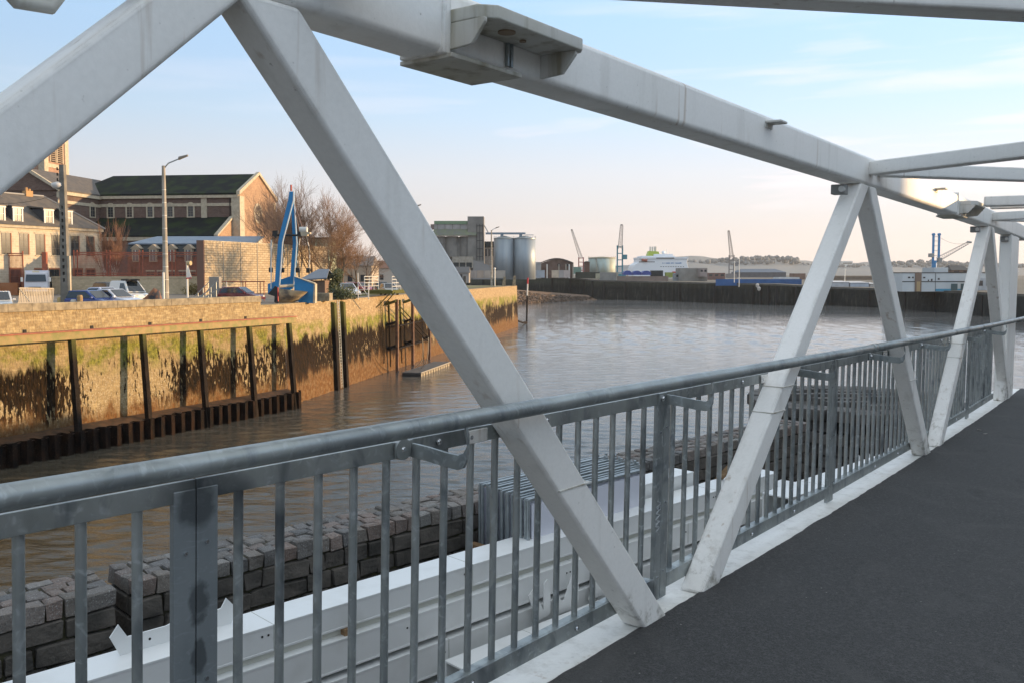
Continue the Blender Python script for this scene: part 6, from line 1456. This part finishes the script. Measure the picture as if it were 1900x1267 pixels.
    m.build('roof_rail',MAT['rusty_tank_roof'],t)
    m=MB();a0=PI*1.32;
    for k in range(12):
        a=a0+k*.035;a1=a+.035;z=9+1+(zat(480,Y)-10)*(11-k)/11;m.hexa([(c[0]+q*math.cos(w_),c[1]+q*math.sin(w_),zz) for zz in(z,z+.3) for q,w_ in((r,a),(r+.7,a),(r+.7,a1),(r,a1))])
    m.build('spiral_stair',mat('grey_crane_steel',(.22,.21,.21),.7),t)
    m=MB();m.tube((xat(1107,Y),Y-.2,9),(xat(1107,Y),Y-.2,zat(478,Y)),.15,n=4);m.build('pipe',LIME,t)
    # brown hut left of the tank, low walls, containers
    def bx(name,cat,lab,p0,p1,yb,yt,Y,c,dep=6,roof=None,win=0,grp=None):
        t=thing(name,lab,cat,(xat((p0+p1)/2,Y),Y,zat(yb,Y)),grp);m=MB();m.box(xat(p0,Y),xat(p1,Y),Y,Y+dep,zat(yb,Y)-1,zat(yt,Y));mt=mat('c_%d_%d_%d'%tuple(int(q*100) for q in c),c,.8,c2=tuple(q*.78 for q in c),scale=.4);m.build('body',mt,t)
        if roof:
            m=MB();x0,x1=xat(p0,Y)-.3,xat(p1,Y)+.3;z=zat(yt,Y);h=(yb-yt)*.0+roof[0]*Y/F;m._a([(x0,Y-.3,z),(x1,Y-.3,z),(x1,Y+dep+.3,z),(x0,Y+dep+.3,z),(x0+(x1-x0)*roof[2],Y+dep/2,z+h),(x1-(x1-x0)*roof[2],Y+dep/2,z+h)],[(0,1,5,4),(1,2,5),(2,3,4,5),(3,0,4)]);m.build('roof',mat('rf_%d'%int(sum(roof[1])*100),roof[1],.7),t)
        for k in range(win):
            f=(k+.5)/win;x=xat(p0+(p1-p0)*f,Y);ww=abs(xat(p1,Y)-xat(p0,Y))/win*.28;z0,z1=zat(yb,Y),zat(yt,Y);m=MB();m.box(x-ww,x+ww,Y-.06,Y-.01,z0+(z1-z0)*.45,z0+(z1-z0)*.8);m.build('window',GLASS,t)
        return t
    bx('brick_shed','shed','small dark brick shed tucked against the left of the storage tank',1085,1094,508,487,455,(.15,.08,.06),roof=(2,(.08,.07,.06),.3))
    bx('low_wall_block','wall','grey concrete wall block on the far quay in front of the tank',1113,1143,518,506,408,(.30,.29,.27),dep=3)
    bx('low_wall_block','wall','end of the concrete wall block in front of the tank, coloured as if sunlit',1143.3,1147,518,506,407.8,(.44,.40,.33),dep=3)  # sunlight on this end is put into its paler, warmer colour
    bx('dark_wall','wall','long dark low wall left of the concrete block in front of the tank',1068,1113,513,505.5,415,(.06,.065,.05),dep=2)
    bx('sign_board','sign','small pale board fixed to the dark wall left of the concrete block',1105,1113,513,508,407,(.45,.42,.30),dep=.2)
    cols=[(.62,.62,.62),(.60,.58,.56),(.50,.52,.55),(.55,.55,.57),(.42,.46,.50),(.62,.52,.40),(.45,.42,.40),(.58,.50,.46)]
    spans=[(953,964),(965,971),(971,983),(983,996),(996,1011),(1024,1037),(1037,1046),(1046,1058)]
    for i,(s,c) in enumerate(zip(spans,cols)): bx('site_container','container',['first','second','third','fourth','fifth','sixth','seventh','eighth'][i]+' pale container in the row on the far quay, counted from the left',s[0],s[1]-.3,511.5,502-(.8 if i==0 else 0),385,c,dep=3,grp='pale containers on the far quay')
    for i,(p0,p1,c) in enumerate(((872,884,(.42,.37,.33)),(885,898,(.40,.33,.27)),(899,915,(.44,.38,.32)),(916,938,(.40,.36,.31)))): bx('site_fence_panel','fence',['first','second','third','fourth'][i]+' pale fence panel below the silos, counted from the left',p0,p1-.4,511,502.5,312,c,dep=.3,grp='fence panels below the silos')
    bx('site_cabin','cabin','dark blue-grey cabin between the fence panels and the containers',938,952,511,505,360,(.12,.13,.15),dep=3)
    bx('green_shed','shed','low pale green shed between the warehouse and the red crane base',1065,1078,505,496,430,(.22,.33,.27),dep=6)
    # ferry
    Y=600;t=thing('ferry','large white ferry with a lime green funnel moored beyond the far quay','ferry',(xat(1220,Y),Y,6));FW=mat('ferry_white',(.85,.86,.87),.5,c2=(.78,.80,.83),scale=.1)
    X=lambda p:xat(p,Y);Z=lambda p:zat(p,Y)
    m=MB();m.prism([(X(1175),Y,7),(X(1271),Y,7),(X(1277),Y,Z(498)),(X(1274),Y,Z(488)),(X(1275),Y,Z(481)),(X(1185),Y,Z(481)),(X(1185),Y,Z(487)),(X(1177),Y,Z(492)),(X(1174),Y,Z(500))],(0,26,0));m.build('hull',FW,t,bevel=.2)
    m=MB();m.box(X(1184),X(1276),Y-.6,Y+25,Z(481),Z(478));m.box(X(1190),X(1252),Y+1,Y+22,Z(478),Z(475.5));m.box(X(1215),X(1250),Y+4,Y+20,Z(475.5),Z(472));m.build('upper_deck',FW,t)
    m=MB();m.box(X(1217),X(1250),Y-.75,Y-.61,Z(480.5),Z(479));m.build('deck_windows',GLASS,t)
    for k in range(11): m=MB();x=X(1185+k*1.0);m
    m=MB()
    for k in range(14): x=X(1186+k*2.1);m.box(x-.3,x+.3,Y-.12,Y-.02,Z(487.4),Z(486))
    for k in range(10): x=X(1226+k*4.6);m.box(x-.35,x+.35,Y-.12,Y-.02,Z(496),Z(494.8))
    m.build('porthole_row',GLASS,t)
    m=MB();m.prism([(X(1204),Y+8,Z(475.5)),(X(1228),Y+8,Z(475.5)),(X(1225),Y+8,Z(467)),(X(1207),Y+8,Z(466))],(0,8,0));fn=m.build('funnel',mat('lime_green',(.42,.50,.08),.5),t)
    for px in(1210,1214,1218,1221):m=MB();m.tube((X(px),Y+10,Z(467)),(X(px),Y+10,Z(457.5)),.5,n=8);m.build('exhaust',mat('pale_drum',(.62,.60,.55),.5),fn)
    m=MB()
    for px,y in((1234,467),(1240,463),(1246,468)): m.tube((X(px),Y+8,Z(476)),(X(px),Y+8,Z(y)),.25,n=5)
    m.lathe((X(1234),Y+8,Z(470)),[(.3,-1),(1.4,0),(1.3,1),(.2,1.6)],12);m.build('radar_mast',FW,t)
    m=MB();m.box(X(1247),X(1279),Y-.5,Y+1,Z(507),Z(504.5));m.build('red_boot_line',mat('signal_red',(.5,.03,.04),.5),t)
    m=MB();m.tube((X(1190),Y-1,Z(483)),(X(1200),Y-1,Z(484)),.9,n=8);m.build('lifeboat',mat('lifeboat_orange',(.40,.14,.10),.6),t)
    m=MB();rr_=random.Random(6)
    for px in(1229.5,1233.2,1236.2,1238.2,1240,1241.8,1245.2,1246.8,1249.4,1253.4,1255,1256.6,1258.4,1260,1261.6,1263): m.box(X(px)-.3*rr_.uniform(.7,1.1),X(px)+.3*rr_.uniform(.7,1.1),Y-.12,Y-.02,Z(489.7),Z(488+rr_.uniform(0,.3)))
    m.build('hull_letters',mat('ferry_letter_blue',(.05,.20,.45),.5),t)
    # blue tarpaulined mounds, sheds
    Y=430
    for i,(p0,p1,h) in enumerate(((1157,1172,502.6),(1174,1190,503),(1191,1208,503))):
        m=MB();x0,x1=xat(p0,Y),xat(p1,Y);r=(x1-x0)/2;n=10;P=[(x0+r-r*math.cos(PI*k/n),Y,zat(511,Y)+(zat(h,Y)-zat(511,Y))*math.sin(PI*k/n)**.6) for k in range(n+1)]
        m.prism(P,(0,7,0));tag(m.build('tarpaulin_heap',mat('blue_tarpaulin',(.035,.06,.26),.5,c2=(.05,.09,.33),scale=.4),origin=(x0+r,Y,9)),['left','middle','right'][i]+' rounded heap under blue sheeting below the ferry','covered heap','heaps under blue sheeting')
    bx('dark_container','container','black container below the ferry, right of the blue heaps',1208,1230,512,502.5,432,(.035,.04,.04),dep=3)
    bx('green_container','container','lime green container right of the black one below the ferry',1235,1250,512,506,432,(.33,.38,.10),dep=3)
    bx('fence_run','fence','long brownish fence along the far quay below the blue heaps',1145,1240,520,513,398,(.26,.20,.17),dep=.3)
    bx('port_building','building','grey flat-roofed port building right of the ferry',1262,1312,521,498,410,(.33,.31,.28),dep=12)
    bx('control_room','building','glazed control room on top of the grey port building',1298,1312,510,499,405,(.36,.30,.28),dep=6,win=2)
    bx('port_annex','building','low pale annex at the left of the grey port building',1252,1264,520,508,415,(.34,.36,.38),dep=6,win=1)
    bx('red_yard','building','low rusty yard structures left of the slender crane',1313,1345,518,507,480,(.22,.13,.11),dep=5,win=3)
    bx('dark_warehouse','warehouse','large dark warehouse with a blue-grey roof in the middle distance',1374,1458,513,506,700,(.13,.13,.14),dep=30,roof=(6.5,(.10,.13,.17),.12))
    bx('blue_hoarding','fence','long bright blue hoarding on the far quay',1328,1487,526,518.5,345,(.04,.12,.30),dep=.4)
    bx('white_sheds','shed','low white sheeted sheds behind the blue hoarding',1445,1483,519,515,420,(.62,.63,.64),dep=10)
    bx('brown_trawler_shed','shed','brown cluttered shed roof behind the blue hoarding',1470,1494,516,508,520,(.24,.15,.11),dep=6)
    for i,(p0,p1,yt,c) in enumerate(((1543,1575,524,(.55,.56,.58)),(1577,1612,525,(.50,.55,.62)),(1614,1625,527,(.56,.52,.48)))):
        bx('white_shed','shed',['left','middle','right'][i]+' low white shed seen between the far pair of diagonals',p0,p1,534,yt,330,c,dep=12,roof=(2.2,(.6,.6,.6),.15))
    bx('brown_scrub_bank','bank','brown scrub bank behind the low white sheds',1540,1625,524,513,520,(.20,.15,.11),dep=6)
    bx('pale_tank_row','building','pale low building left of the white harbour building',1660,1676,532,518,360,(.52,.48,.45),dep=8)
    # white harbour building at right
    Y=270;t=thing('harbour_building','two-storey white clad harbour building with blue trim and a brown stairwell','building',(xat(1750,Y),Y,6.5));X=lambda p:xat(p,Y);Z=lambda p:zat(p,Y)
    WB=mat('white_cladding',(.60,.62,.62),.6,c2=(.54,.57,.58),scale=.3)
    m=MB();m.box(X(1674),X(1830),Y,Y+14,6.2,Z(507));m.build('wall',WB,t)
    m=MB();m.box(X(1673.5),X(1830),Y-.12,Y+14.1,Z(507.5),Z(506));m.box(X(1673.5),X(1830),Y-.08,Y-.005,Z(524),Z(522.4));m.build('dark_trim',mat('dark_slate',(.03,.035,.035),.7),t)
    m=MB();m.box(X(1735),X(1800),Y-.06,Y-.003,6.3,Z(536.5));m.build('blue_plinth',mat('plinth_blue',(.08,.30,.45),.6),t)
    m=MB();m.box(X(1697),X(1708.5),Y-.3,Y-.005,6.2,Z(507));st=m.build('stairwell',mat('brown_cladding',(.22,.15,.11),.7),t)
    m=MB();m.box(X(1699.5),X(1706),Y-.33,Y-.305,6.3,Z(523));m.build('pane',mat('warm_glass',(.42,.30,.16),.3),st)
    for px,w_,y0,y1 in((1686,2.0,517,514),(1693,1.6,517,514),(1714,2,517,514.5),(1722,1.2,522,519.5),(1728,1.5,522,518),(1741,1.8,520,516.5)):
        m=MB();m.box(X(px-w_),X(px+w_),Y-.05,Y-.003,Z(y0),Z(y1));m.build('window',GLASS,t)
    for px,w_ in((1770,6),(1786,4)):m=MB();m.box(X(px-w_),X(px+w_),Y-.07,Y-.004,6.3,Z(527));m.build('roller_door',mat('dark_teal_door',(.07,.12,.13),.6),t)
    m=MB();m.box(X(1738),X(1764),Y+2,Y+10,Z(507),Z(497));m.build('roof_plant',WB,t)
    for px in(1735,):m=MB();m.box(X(px)-.06,X(px)+.06,Y-.07,Y-.004,6.3,Z(507));m.build('downpipe',mat('dark_slate',(.03,.035,.035),.7),t)
    bx('brick_house','house','brown brick house with a dark pitched roof behind the harbour building',1765,1800,508,502,310,(.22,.14,.10),dep=9,roof=(9.5,(.07,.07,.075),.18),win=2)
    bx('small_office','building','small white office with dark openings at the right end of the harbour building',1812,1840,543,516,262,(.52,.53,.54),dep=5,win=2)
    bx('tall_shed','shed','tall pale shed behind the far right diagonals',1838,1876,540,508,330,(.36,.34,.31),dep=9)
    # masts
    for i,(px,y0,y1,Y) in enumerate(((1371,528,478,330),(1362,520,485,335),(1567,530,498,335),(1813,520,476,300))):
        t=thing('signal_mast',['white T-shaped mast standing on the far quay edge','thin white mast left of the T-shaped mast','thin mast between the far pair of diagonals','brown mast with a platform behind the brick house'][i],'mast',(xat(px,Y),Y,zat(y0,Y)));m=MB();m.tube((xat(px,Y),Y,zat(y0,Y)-1),(xat(px,Y),Y,zat(y1,Y)),.14,n=5);m.build('pole',WHITEF if i<3 else BRK,t)
        m=MB();w_=.6 if i!=3 else 1.0;yy=y1+2 if i!=0 else 517;m.box(xat(px,Y)-w_,xat(px,Y)+w_,Y-.1,Y+.1,zat(yy,Y)-.1,zat(yy,Y)+.1);m.build('cross_arm',WHITEF if i<3 else BRK,t)
    # gulls / white marks on the quay edge
    for i,(px,py) in enumerate(((1401,530),(1404,536),(1424,535))):
        q=D(px,py,336-i*.5);m=MB();q.y-=3.2;m.lathe((q.x,q.y,q.z),[(.1,-.9),(.6,-.5),(.7,.3),(.2,.8)],10);tag(m.build('mooring_buoy',mat('buoy_white',(.55,.50,.45),.6),origin=tuple(q)),['upper','lower','rightmost'][i]+' pale fender buoy hanging on the dark far quay','buoy','pale buoys on the far quay')
harbour()
# ------------------------------------------------------------------ right bank, with unseen blocks added to cast shade over the bridge
def right_bank():
    m=MB();P=[(13.5,5,10.0),(16,14,10.0),(44.5,76,9.5),(160,90,9.5),(200,-140,9.5),(-10,-140,9.5),(-10,-25,10.0)]
    m.quad(*P)
    for i in range(len(P)):
        a,b=P[i],P[(i+1)%len(P)];m.quad(a,b,(b[0],b[1],-1),(a[0],a[1],-1))
    kind(m.build('right_bank',mat('right_bank_paving',(.17,.16,.15),.9)),'structure')
    WM=brickmat('shade_block_brick',(.28,.15,.10),(.34,.2,.14),(.35,.28,.2),.3,.1,.012,PI/2)
    def block(x0,x1,y0,y1,z,lab):
        t=thing('unseen_shade_block',lab,'warehouse',((x0+x1)/2,(y0+y1)/2,9.5));m=MB();m.box(x0,x1,y0,y1,9,z);m.build('wall',WM,t)
        m=MB();m._a([(x0-.4,y0-.4,z),(x1+.4,y0-.4,z),(x1+.4,y1+.4,z),(x0-.4,y1+.4,z),((x0+x1)/2,y0-.4,z+1.2),((x0+x1)/2,y1+.4,z+1.2)],[(0,1,4),(1,2,5,4),(2,3,5),(3,0,4,5),(3,2,1,0)]);m.build('roof',SLATE,t)
        k=y0+3
        while k<y1-2:
            m=MB();m.box(x0-.05,x0-.01,k-.6,k+.6,11,13.2);m.build('window',GLASS,t);k+=4
        return t
    sl_=math.tan(SUN_AZ-PI/2)  # y shift per metre of x towards the sun
    xs=42.0
    q=B(6.55,.0,2.44);yb=q.y+(xs-q.x)*abs(math.tan(PI/2-SUN_AZ));zb=q.z+(xs-q.x)/math.sin(SUN_AZ)*math.tan(SUN_EL)
    tn=math.tan(PI/2-SUN_AZ)
    def skew(y0,y1,z,lab):
        P=[(xs,y0),(xs+12,y0+12*tn*(1 if y0>-50 else 0)),(xs+12,y1+12*tn),(xs,y1)];t=thing('unseen_shade_block',lab,'warehouse',(xs+6,(y0+y1)/2,9.5));m=MB();m.hexa([(a,b,c) for c in(9,z) for a,b in P]);m.build('wall',WM,t)
        m=MB();m.hexa([(a,b,c) for c in(z+.003,z+.3) for a,b in P]);m.build('roof',CONC,t)
        k=y0+3
        while k<y1-2: m=MB();m.box(xs-.05,xs-.01,k-.6,k+.6,11,13.2);m.build('window',GLASS,t);k+=4
    skew(-60,yb-.85,24,'long brick block added out of view on the right bank to shade the bridge')
    skew(yb+.75,38,24,'second brick block added out of view to shade the bridge, beyond a narrow gap')
    m=MB();m.box(xs+1,xs+1.6,yb-.84+.25,yb+.74+.2,9,zb-.13);tag(m.build('gap_shade_wall',WM,origin=(xs+1,yb,9)),'high brick wall added between the two unseen blocks to trim the sun spot','wall')  # unseen wall added so the sun clears only the top chord
    block(44,56,50,75,12.0,'low brick block added out of view to shade the foot of the left quay')  # unseen block added to throw shade low on the left quay
right_bank()

# ------------------------------------------------------------------ winter haze over the whole place
def haze():
    m=MB();m.box(-5200,5200,-400,4200,-3,150)
    hm=bpy.data.materials.new('haze_air');hm.use_nodes=True;N=hm.node_tree.nodes;N.clear();o=N.new('ShaderNodeOutputMaterial');v=N.new('ShaderNodeVolumePrincipled')
    v.inputs['Color'].default_value=(.90,.93,.97,1);v.inputs['Density'].default_value=.00008;v.inputs['Anisotropy'].default_value=.2
    hm.node_tree.links.new(v.outputs[0],o.inputs['Volume']);kind(m.build('haze',hm),'stuff');h=bpy.data.objects['haze'];h['label']='thin pale winter haze filling the air over the harbour';h['category']='haze'
haze()
